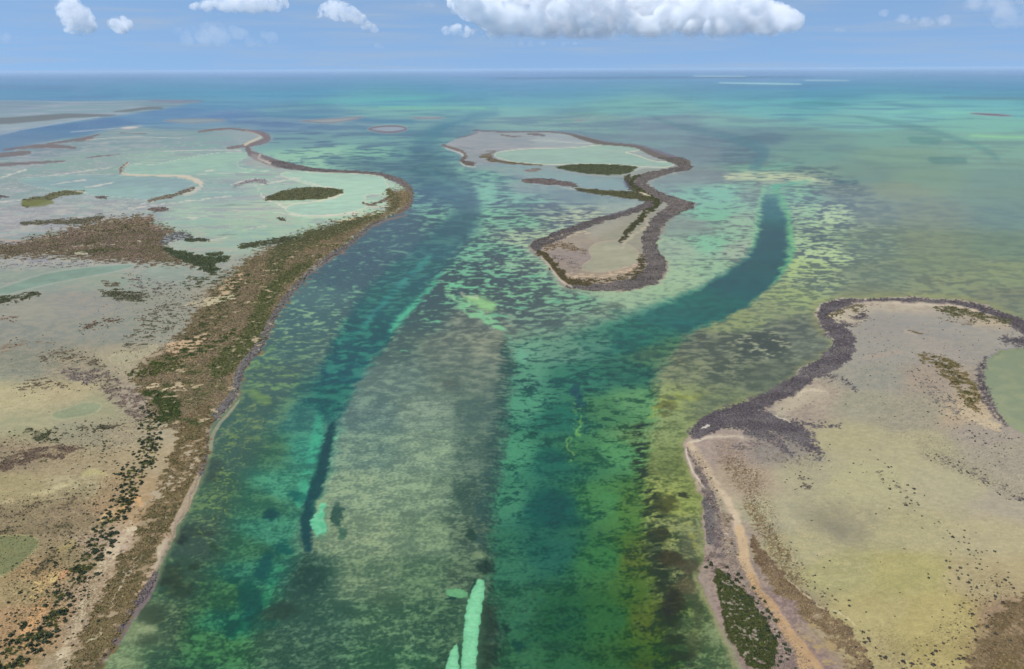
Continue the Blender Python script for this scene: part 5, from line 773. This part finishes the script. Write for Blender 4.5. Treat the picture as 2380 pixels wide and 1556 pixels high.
# ------------------------------------------------------------------ low scrub and mangroves
RG = np.random.RandomState(11)
def leaf_dome(n, seed, spread=.42, flat=.75):
    """n leafy quads scattered over a dome of unit radius"""
    r = np.random.RandomState(seed); V = []
    for i in range(n):
        th = r.rand()*2*math.pi; ph = math.acos(1-r.rand()*.95); rad = .45+.5*r.rand()
        c = np.array([math.sin(ph)*math.cos(th)*rad, math.sin(ph)*math.sin(th)*rad, math.cos(ph)*rad*flat+.15])
        nrm = c+r.normal(size=3)*.45; nrm /= np.linalg.norm(nrm); a = np.cross(nrm, r.normal(size=3)); a /= np.linalg.norm(a); b = np.cross(nrm, a)
        s1 = spread*(.7+.6*r.rand()); s2 = spread*(.5+.6*r.rand())
        V += [c-a*s1-b*s2*.6, c+a*s1*.8-b*s2, c+a*s1+b*s2*.7, c-a*s1*.6+b*s2]
    return np.array(V)
def bushes(name, X, Y, Z, rad, hgt, col, nq=9, lab=None, cat=None):
    T = [leaf_dome(nq, 500+k) for k in range(8)]; n = len(X); k4 = nq*4
    co = np.empty((n, k4, 3), np.float32); cc = np.empty((n, k4, 3), np.float32); pick_ = RG.randint(0, 8, n); ang = RG.rand(n)*6.283
    for t in range(8):
        m = pick_ == t
        if not m.any(): continue
        v = T[t]; c, s = np.cos(ang[m])[:, None], np.sin(ang[m])[:, None]
        co[m, :, 0] = (v[:, 0]*c-v[:, 1]*s)*rad[m][:, None]+X[m][:, None]; co[m, :, 1] = (v[:, 0]*s+v[:, 1]*c)*rad[m][:, None]+Y[m][:, None]
        co[m, :, 2] = v[:, 2]*hgt[m][:, None]+Z[m][:, None]
        q = np.repeat(1+.22*(RG.rand(int(m.sum()), nq)-.5), 4, 1)[..., None]
        cc[m] = col[m][:, None, :]*q
    f = np.arange(n*k4).reshape(-1, 4)
    me = mesh_np(name, co.reshape(-1, 3), f, np.clip(cc.reshape(-1, 3), .004, .8), False)
    return tag(link(name, me, M_SHRUB), lab, None, None, 'stuff') or bpy.data.objects[me.name] if False else tag(link(name, me, M_SHRUB), lab, None, None, 'stuff')
def scatter(r0, r1, sp):
    """jittered ground points between two ranges, inside the surveyed fan"""
    hw = r1*.78; nx_ = int(2*hw/sp); ny_ = int((r1-r0*.7)/sp)
    gx, gy = np.meshgrid(np.arange(nx_), np.arange(ny_)); X = (gx.ravel()+RG.rand(gx.size))*sp-hw; Y = (gy.ravel()+RG.rand(gx.size))*sp+r0*.7
    r = np.hypot(X, Y); px_, py_ = W2S(X, Y); k = (r >= r0) & (r < r1) & (px_ > -60) & (px_ < 2440) & (py_ < 1600)
    return X[k], Y[k], px_[k], py_[k]
PL = {'M': [], 'I': [], 'E': []}
for r0, r1, sp in [(250, 520, .95), (520, 800, 1.25), (800, 1150, 1.7), (1150, 1700, 2.0), (1700, 2900, 3.3)]:
    X, Y, px_, py_ = scatter(r0, r1, sp)
    near_land = (poly_sd(px_, py_, MAINLAND, 8) > -2) | (poly_sd(px_, py_, MIDLAND, 8) > -2) | (poly_sd(px_, py_, EASTLAND, 8) > -2)
    X, Y, px_, py_ = X[near_land], Y[near_land], px_[near_land], py_[near_land]
    if not len(X): continue
    P = paint(px_, py_, X, Y, foot=np.full(len(X), sp*.8)); veg = P['veg']
    k = (P['land'] > 0) & (RG.rand(len(X)) < np.clip((veg-.35)*1.8, 0, .62))
    col = albedo(P['rgb'][k], X[k], Y[k], np.ones(k.sum(), bool))
    for key, sd in (('M', P['sdM']), ('I', P['sdI']), ('E', P['sdE'])):
        j = sd[k] > 0
        PL[key].append((X[k][j], Y[k][j], np.full(j.sum(), sp), col[j]))
for key, nm, lb in (('M', 'mangrove_scrub', 'grey and olive mangrove scrub covering the left shore and flats'), ('I', 'mangrove_scrub', 'grey mangrove belts and green scrub on the middle island'), ('E', 'mangrove_scrub', 'purple-grey mangroves and dark green thicket on the right peninsula')):
    X, Y, S_, C_ = [np.concatenate([p[i] for p in PL[key]]) for i in range(4)]
    n = len(X); v = RG.rand(n); rad = S_*(.45+.55*v); hg = np.minimum(S_*.6, 1.5)*(.5+.8*RG.rand(n)); tone_ = (1.5+.7*(RG.rand(n)-.5))[:, None]
    print('plants', key, n); bushes(nm, X, Y, np.full(n, .15), rad, hg, C_*tone_*(1+.10*RG.normal(size=(n, 1))+.035*RG.normal(size=(n, 3))), 8, lb)

# scattered dark shrubs: x, y, half width of the line they follow; then shrubs per 100 square metres, size, tone
DOTS = [([(345,960,16),(352,1030,22),(335,1080,26),(300,1120,26),(300,1160,20),(250,1215,22),(240,1260,24),(215,1310,24),(180,1335,22),(150,1370,24),(140,1430,30),(110,1470,26),(60,1480,30),(30,1530,40),(0,1600,50)], 7.0, 1.5, 0, 16),
 ([(250,1060,40),(290,1110,30),(260,1170,30),(200,1230,30),(150,1290,34),(100,1350,40),(60,1420,50),(20,1520,60)], 2.6, 1.05, 0, 40),
 ([(290,1180,20),(280,1250,26),(250,1330,30),(220,1400,30),(180,1480,34),(150,1560,40)], 1.6, .95, 0, 30),
 ([(0,1200,26),(90,1185,26),(180,1170,22),(250,1150,20)], 3.6, .75, 1, 26), ([(0,1240,16),(80,1232,12),(160,1235,24),(140,1280,24)], 4.0, .8, 1, 20),
 ([(250,1000,30),(300,960,20),(240,1040,30),(180,1060,20)], 1.6, .9, 1, 30), ([(0,1040,20),(60,1020,16),(120,1010,16),(200,1000,12),(280,985,8)], 3.0, 1.0, 0, 14),
 ([(60,1150,60),(180,1140,60),(300,1130,30)], .5, .8, 0, 50), ([(110,1012,16),(130,1015,14)], 7, 1.1, 0, 8),
 ([(60,905,14),(110,893,12),(160,902,12),(250,888,14)], 2.6, 1.0, 0, 12), ([(100,830,10),(160,825,16),(220,838,14)], 2.6, 1.0, 0, 12), ([(30,800,14),(120,792,10)], 1.4, 1.0, 0, 10), ([(190,768,10),(240,755,10),(280,746,8)], 2.6, 1.1, 0, 8),
 ([(290,690,20),(340,680,20),(420,690,26),(460,730,26),(400,780,30),(330,820,30),(260,870,30)], 1.0, 1.1, 1, 30), ([(0,700,12),(60,690,10),(104,680,4)], 2.4, 1.3, 0, 6), ([(360,715,14),(330,770,16),(440,660,16)], 1.6, 1.2, 0, 16), ([(350,780,10),(380,760,10),(430,745,8)], 3, 1.0, 0, 10),
 ([(2060,1090,12),(2070,1115,16),(2100,1150,18),(2130,1180,14)], 2.2, 1.05, 2, 14), ([(2120,1175,30),(2180,1200,30),(2240,1260,40)], .7, .85, 2, 40),
 ([(2230,1280,26),(2260,1330,44),(2300,1380,60),(2330,1420,60),(2280,1450,40),(2240,1490,34),(2200,1540,30),(2120,1560,26)], 3.4, 1.0, 2, 40),
 ([(1990,1480,16),(2010,1520,26),(2040,1550,30),(2110,1550,30)], 3.6, 1.05, 2, 16), ([(2180,1380,20),(2150,1330,24),(2170,1400,10)], 1.0, .8, 2, 30), ([(1850,1300,30),(1900,1340,40),(1980,1400,50),(2060,1480,40)], .25, .85, 2, 60), ([(2200,1400,120),(2000,1250,150)], .10, .85, 2, 100),
 ([(1790,1230,14),(1830,1290,18),(1870,1340,20),(1910,1390,18),(1960,1430,16),(2000,1480,14)], 5.0, .8, 3, 14), ([(1700,1060,22),(1740,1110,26),(1760,1170,20),(1790,1230,14)], 5.5, .55, 3, 16),
 ([(1830,1120,16),(1880,1115,16),(1875,1130,8)], 2.5, .8, 2, 14), ([(1850,1060,30),(1950,1080,60)], .5, .7, 2, 40), ([(2160,1060,10),(2240,1090,14),(2310,1125,10),(2380,1160,10)], 3.4, .9, 2, 12), ([(2340,1160,14),(2370,1165,10)], 2, .9, 2, 8), ([(2370,1235,8),(2380,1240,8)], 3, 1, 2, 8),
 ([(2160,880,30),(2200,930,34),(2250,990,30),(2320,1040,26)], 2.0, .95, 2, 30), ([(2030,800,60),(2150,830,50),(2250,800,40)], .5, .8, 2, 60), ([(1990,860,50),(2080,900,60),(2200,960,60),(2300,1040,50)], .45, .8, 2, 60),
 ([(1760,1380,8),(1830,1450,10),(1880,1520,14)], 1.6, .8, 3, 10), ([(1655,1310,12),(1700,1350,20),(1760,1420,26),(1800,1500,30),(1810,1560,30)], 5.0, 1.3, 0, 14),
 ([(1610,1060,8),(1640,1110,12),(1665,1180,16),(1690,1250,18),(1700,1310,16)], 4.0, .9, 3, 12),
 ([(1830,940,20),(1880,920,18),(1850,970,20)], 1.6, .8, 3, 16), ([(1940,738,8),(1960,722,8),(2010,712,6)], 3, 1.2, 0, 8), ([(2190,725,10),(2260,740,12),(2330,752,8)], 3, 1.2, 0, 10), ([(2180,840,12),(2220,880,20),(2250,930,18)], 3, 1.2, 0, 14)]
DT = [(.040,.050,.022), (.085,.078,.045), (.055,.052,.040), (.11,.095,.068)]
DOTS += [([(0,1190,34),(120,1180,40),(260,1140,34)], 7, .45, 1, 30), ([(40,1290,60),(150,1270,50),(230,1230,30)], 6, .5, 1, 30), ([(60,1380,60),(140,1340,50),(220,1290,30)], 5, .7, 0, 40), ([(40,1490,60),(120,1430,50),(190,1370,40)], 6, .75, 0, 40), ([(0,1050,40),(160,1040,30),(320,1000,30)], 3.5, .6, 1, 30),
 ([(230,1340,26),(200,1430,30),(160,1530,36)], 4, .5, 1, 24), ([(2280,1400,60),(2220,1490,50),(2120,1550,40)], 5, .6, 2, 40), ([(1760,1250,16),(1830,1330,20),(1930,1440,24),(1990,1530,24)], 5, .5, 3, 16), ([(2050,850,60),(2180,950,60),(2320,1060,50)], 1.2, .55, 2, 50), ([(250,690,50),(420,740,50),(250,850,60),(80,880,60)], .8, .7, 1, 50)]
DX = []
for r0, r1 in ((250, 480), (480, 700), (700, 1250)):
    for P_, dens, size, tone_, sf in DOTS:
        sp = 10/math.sqrt(dens)*(.8 if r1 < 1000 else .9)
        A_ = np.array(P_, float); w_ = A_[:, 2].max()+sf
        cx_, cy_ = S2W([A_[:, 0].min()-w_, A_[:, 0].max()+w_, A_[:, 0].min()-w_, A_[:, 0].max()+w_], [A_[:, 1].min()-w_, A_[:, 1].min()-w_, A_[:, 1].max()+w_, A_[:, 1].max()+w_])
        gx, gy = np.meshgrid(np.arange(cx_.min(), cx_.max(), sp), np.arange(cy_.min(), cy_.max(), sp))
        X = gx.ravel()+RG.rand(gx.size)*sp; Y = gy.ravel()+RG.rand(gx.size)*sp
        r = np.hypot(X, Y); k = (r >= r0) & (r < r1); X, Y = X[k], Y[k]
        if not len(X): continue
        px_, py_ = W2S(X, Y); sd = line_sd(px_, py_, P_, pad=sf+2); cl = fbm(X, Y, 9, 3, 40)
        land_ = (poly_sd(px_, py_, MAINLAND, 6) > 3) | (poly_sd(px_, py_, EASTLAND, 6) > 3)
        k = land_ & (RG.rand(len(X)) < np.clip(sd/sf+.7, 0, 1)*np.clip(.62+cl*.9, .05, 1)*.9) & (px_ > -40) & (px_ < 2420) & (py_ < 1590)
        s_ = size*(.6+.75*RG.rand(k.sum())**1.6)
        DX.append(np.stack([X[k], Y[k], s_, np.full(k.sum(), tone_)], 1))
DX = np.concatenate(DX); px_, py_ = W2S(DX[:, 0], DX[:, 1])
inview = (px_ > 6) & (px_ < 2374) & (py_ < 1550)
score = np.where(inview, DX[:, 2]/np.sqrt(DX[:, 0]**2+DX[:, 1]**2+9e4), 0)
order = np.argsort(-score); ind = order[:300]; rest = order[300:]
print('dots', len(DX))
protos = []
for k in range(6):
    v = leaf_dome(34, 900+k, .30, .8); r = np.random.RandomState(950+k)
    st = []                                              # stems that carry the crown
    for j in range(4):
        a = r.rand()*6.28; t = np.array([math.cos(a)*.4, math.sin(a)*.4, .45]); w = np.array([-t[1], t[0], 0])*.12
        st += [np.array([0, 0, -.15])-w, np.array([0, 0, -.15])+w, t+w*.5, t-w*.5]
    protos.append(np.concatenate([v, np.array(st)]))
pm = {}
def shrub_mesh(k, tone_):
    if (k, tone_) not in pm:
        v = protos[k]; nq = len(v)//4; c = np.repeat(np.array(DT[tone_])[None]*(.65+.8*np.random.RandomState(k+7*tone_).rand(nq, 1)), 4, 0)
        pm[k, tone_] = mesh_np('shrub', v, np.arange(len(v)).reshape(-1, 4), c, False); pm[k, tone_].materials.append(M_SHRUB)
    return pm[k, tone_]
def zone(x, y, t):
    if x < 600:
        if t == 1: return 'small grey-brown shrub on the pale mud in the lower left flats', 'grey-brown shrubs on the lower left flats'
        for lim, w in ((1480, 'in the thicket filling the bottom left corner'), (1400, 'on orange sand just above the bottom left corner'), (1300, 'on sand below the olive pond at the left edge'), (1200, 'in the bush line right of the olive pond'), (1100, 'on cream sand above the olive pond'), (0, 'in the bush line below the dark green patch')):
            if y > lim: return 'dark green shrub '+w, 'dark green shrubs '+w
    if t == 3: return 'small tan shrub in the scrub line beside the right-hand beach', 'tan shrubs beside the right-hand beach'
    if t == 0: return 'dark green shrub in the thicket strip between beach and channel', 'dark green shrubs of the right-hand thicket'
    return 'dark round shrub dotting the yellow mud flat at lower right', 'dark shrubs on the yellow mud flat'
for i in ind:
    x, y, s_, t = DX[i]; t = int(t); o = bpy.data.objects.new('shrub', shrub_mesh(RG.randint(6), t)); COL.objects.link(o)
    o.location = (x, y, .2); o.rotation_euler = (0, 0, RG.rand()*6.28); o.scale = (s_*(.85+.3*RG.rand()), s_*(.85+.3*RG.rand()), s_*.85)
    lb, gp = zone(px_[i], py_[i], t); tag(o, lb, 'shrub', gp)
D_ = DX[rest]; n = len(D_)
bushes('scattered_shrubs', D_[:, 0], D_[:, 1], np.full(n, .2), D_[:, 2], D_[:, 2]*.8, np.array(DT)[D_[:, 3].astype(int)]*(.8+.5*RG.rand(n, 1)), 9, 'many small dark shrubs dotted over the sand and mud flats')

# ------------------------------------------------------------------ clouds over the far sea
def ray(x, y, D):
    a = (x-CX)/FL; b = -(y-CY)/FL; a, b = a*_cr+b*_sr, -a*_sr+b*_cr
    v = np.array([a, _cp+b*_sp, -_sp+b*_cp]); return np.array([0, 0, 300.0])+v*(D/v[1])
def cloud_mat(name, dens, scale, thr, soft, aniso=.1, col=(1, 1, 1), zb=None, zr=350.0):
    m, N, L = material(name); out = N.new('ShaderNodeOutputMaterial'); pv = N.new('ShaderNodeVolumePrincipled')
    pv.inputs['Color'].default_value = (*col, 1); pv.inputs['Anisotropy'].default_value = aniso
    geo = N.new('ShaderNodeNewGeometry'); nz = N.new('ShaderNodeTexNoise'); nz.inputs['Scale'].default_value = 1/scale; nz.inputs['Detail'].default_value = 5; nz.inputs['Roughness'].default_value = .68
    L.new(geo.outputs['Position'], nz.inputs['Vector'])
    mr = N.new('ShaderNodeMapRange'); mr.inputs['From Min'].default_value = thr; mr.inputs['From Max'].default_value = thr+soft; mr.inputs['To Max'].default_value = dens
    L.new(nz.outputs['Fac'], mr.inputs['Value']); 
    d_ = mr.outputs['Result']
    if zb is not None:
        sx_ = N.new('ShaderNodeSeparateXYZ'); L.new(geo.outputs['Position'], sx_.inputs[0]); m2 = N.new('ShaderNodeMapRange'); m2.inputs['From Min'].default_value = zb; m2.inputs['From Max'].default_value = zb+zr; m2.inputs['To Min'].default_value = .04
        m2.interpolation_type = 'SMOOTHSTEP'; L.new(sx_.outputs[2], m2.inputs['Value']); mu = N.new('ShaderNodeMath'); mu.operation = 'MULTIPLY'; L.new(d_, mu.inputs[0]); L.new(m2.outputs[0], mu.inputs[1]); d_ = mu.outputs[0]
    L.new(d_, pv.inputs['Density']); L.new(pv.outputs[0], out.inputs['Volume']); return m
m, N, L = material('cumulus_white'); M_CLOUD = m
out = N.new('ShaderNodeOutputMaterial'); b = N.new('ShaderNodeBsdfPrincipled'); b.inputs['Base Color'].default_value = (.93, .94, .95, 1); b.inputs['Roughness'].default_value = 1; b.inputs['Specular IOR Level'].default_value = 0
L.new(b.outputs[0], out.inputs['Surface'])
def ico(sub):
    import bmesh
    bm = bmesh.new(); bmesh.ops.create_icosphere(bm, subdivisions=sub, radius=1); v = np.array([x.co[:] for x in bm.verts]); f = np.array([[x.index for x in q.verts] for q in bm.faces]); bm.free(); return v, f
ICO = ico(2)
_tex = {}
def ctex(size, depth):
    t = bpy.data.textures.new('cloud_billows', 'CLOUDS'); t.noise_scale = size; t.noise_depth = depth; t.noise_basis = 'ORIGINAL_PERLIN'; return t
def cloud(poly, n, rmax, D, depth, label, seed, mat=None, base=None, vox=2.0, disp=(1, .45), name='cloud', cat='cloud', squash=1.0, rmin=2.0):
    r = np.random.RandomState(seed); P = smooth(poly, True, 1); px1 = D/FL
    lo, hi = P.min(0), P.max(0); pts = []; tries = 0
    while len(pts) < n and tries < 60000:
        tries += 1; p = lo+r.rand(2)*(hi-lo); sd = float(poly_sd(np.array([p[0]]), np.array([p[1]]), P, 5, 0)[0])
        if sd < rmin*.7: continue
        rad = min(sd*1.0, rmax*(.45+.75*r.rand()))
        pts.append((p[0], p[1], rad, (r.rand()-.5)))
    V, F_ = ICO; co = []; fa = []
    for k, (x, y, rad, dz) in enumerate(pts):
        sdn = rad/rmax; DD = D+dz*depth
        c = ray(x, y, DD); R_ = rad*px1; sc = np.array([R_*1.45, R_*1.5, R_*1.3*squash])
        q = V*sc+c
        if base is not None:
            zb = ray(x, base, DD)[2]; q[:, 2] = np.where(q[:, 2] < zb, zb-(zb-q[:, 2])*.15, q[:, 2])
        co.append(q); fa.append(F_+k*len(V))
    o = link(name, mesh_np(name, np.concatenate(co), np.concatenate(fa)), mat or M_CLOUD)
    m_ = o.modifiers.new('merge', 'REMESH'); m_.mode = 'VOXEL'; m_.voxel_size = px1*vox; m_.use_smooth_shade = True
    if disp:
        for i, (sz, st) in enumerate(((rmax*.9, disp[0]*rmax*.42), (rmax*.36, disp[1]*rmax*.36), (rmax*.14, disp[1]*rmax*.16))):
            d_ = o.modifiers.new('billow', 'DISPLACE'); d_.texture = ctex(sz*px1, 1); d_.texture_coords = 'GLOBAL'; d_.strength = st*px1; d_.mid_level = .5
    tag(o, label, cat); return o
CM = os.environ.get('CM', 'v')

MVB = cloud_mat('cumulus_bank_vapour', .0065, 420, .455, .13, 0.0, (1, 1, 1), float(ray(1400, 93, 26000)[2]), 420.0)
MV = cloud_mat('cumulus_vapour', .0065, 330, .45, .15, 0.0, (1, 1, 1))
MV2 = cloud_mat('thin_vapour', .0016, 420, .38, .3, 0.0)
MV3 = cloud_mat('faint_vapour', .0006, 600, .36, .3, 0.0)
SC.cycles.volume_bounces = 40; SC.cycles.max_bounces = 42; SC.cycles.volume_step_rate = .12; SC.cycles.volume_max_steps = 400
BIG = [(1018,74),(1034,60),(1052,66),(1070,48),(1084,62),(1112,72),(1122,64),(1090,44),(1052,22),(1026,-6),(1036,-40),(1110,-60),(1400,-75),(1640,-60),(1740,-20),(1780,2),(1830,14),(1866,34),(1870,56),(1845,72),(1800,82),(1740,86),(1650,92),(1560,90),(1450,95),(1340,94),(1270,90),(1210,88),(1160,92),(1110,94),(1085,86),(1060,84),(1040,82)]
if not os.environ.get('NOCLOUD'):
    cloud(BIG, 700, 19, 26000, 4200, 'largest white cumulus bank with flat grey base, at the top centre', 5, MVB, base=94, disp=None)
    cloud([(132,16),(140,-6),(165,-10),(190,10),(205,22),(222,44),(228,66),(215,82),(190,84),(160,78),(146,70),(150,52),(134,40)], 60, 13, 26000, 1600, 'tall tilted white cumulus puff near the top left corner', 6, MV, disp=None)
    cloud([(256,46),(268,36),(290,38),(306,50),(308,66),(290,78),(268,76),(254,66)], 36, 9, 26000, 1200, 'small round white cloud just right of the tall left one', 7, MV, disp=None)
    cloud([(435,14),(470,4),(520,-6),(600,-14),(660,-8),(675,10),(655,24),(600,30),(540,28),(480,26),(445,26)], 90, 11, 26000, 1800, 'wide flat white cloud cut by the top edge, left of centre', 8, MV, disp=None)
    cloud([(718,34),(740,28),(750,6),(775,-8),(800,6),(830,20),(850,40),(872,58),(882,74),(862,84),(846,72),(835,56),(800,48),(775,50),(760,38),(735,42)], 70, 9, 26000, 1500, 'ragged white cloud trailing diagonally left of the big bank', 9, MV, disp=None)
    cloud([(2030,26),(2060,22),(2100,36),(2150,42),(2200,30),(2240,40),(2215,56),(2170,64),(2130,60),(2090,52),(2050,38)], 50, 7, 30000, 1500, 'thin pale cloud wisp right of the big bank', 10, MV2, disp=None)

    cloud([(385,66),(430,62),(500,50),(540,56),(560,72),(600,68),(640,72),(690,82),(690,100),(640,106),(560,108),(470,108),(400,104),(420,92),(400,84)], 60, 12, 30000, 1500, 'broad faint veil cloud low in the left sky', 12, MV3, disp=None)
    cloud([(-60,60),(0,70),(30,82),(62,92),(40,100),(0,100),(-60,96)], 24, 9, 30000, 1200, 'faint cloud smear at the left edge of the sky', 13, MV3, disp=None)
    cloud([(2200,-20),(2230,14),(2270,34),(2300,60),(2350,66),(2440,70),(2460,20),(2440,-40),(2300,-50)], 50, 16, 30000, 2000, 'pale hazy cloud in the top right corner', 14, MV3, disp=None)
    cloud([(1150,98),(1220,94),(1300,97),(1400,98),(1385,107),(1290,109),(1200,108)], 30, 6, 30000, 900, 'thin faint cloud strip just under the large bank', 15, MV3, disp=None)
    cloud([(1934,68),(1950,63),(1970,68),(1966,76),(1942,76)], 14, 6, 30000, 500, 'tiny pale cloud tuft right of the large bank', 16, MV3, disp=None)
    cloud([(862,104),(882,98),(898,106),(890,114),(870,112)], 14, 6, 30000, 500, 'tiny faint cloud tuft below the diagonal cloud', 17, MV3, disp=None)
    cloud([(960,-2),(1010,-6),(1030,8),(1000,18),(965,14)], 20, 8, 30000, 700, 'faint cloud scrap touching the left end of the bank', 18, MV3, disp=None)

# ------------------------------------------------------------------ the air between the lens and the far sea
m, N, L = material('sea_haze'); out = N.new('ShaderNodeOutputMaterial'); pv = N.new('ShaderNodeVolumePrincipled')
pv.inputs['Color'].default_value = (.64, .80, .95, 1); pv.inputs['Density'].default_value = HAZE; pv.inputs['Anisotropy'].default_value = 0.0
L.new(pv.outputs[0], out.inputs['Volume']); M_HAZE = m
if HAZE > 0:
    x0, x1, y0, y1, z0, z1 = -9.5e5, 9.5e5, -3.5e3, 9.5e5, -7.5, 304.0
    hc = np.array([(x, y, z) for z in (z0, z1) for y in (y0, y1) for x in (x0, x1)], float)
    hf = np.array([[0, 2, 3, 1], [4, 5, 7, 6], [0, 1, 5, 4], [2, 6, 7, 3], [0, 4, 6, 2], [1, 3, 7, 5]])
    tag(link('haze', mesh_np('haze', hc, hf, smooth_=False), M_HAZE), 'pale blue sea haze towards the horizon', None, None, 'stuff')
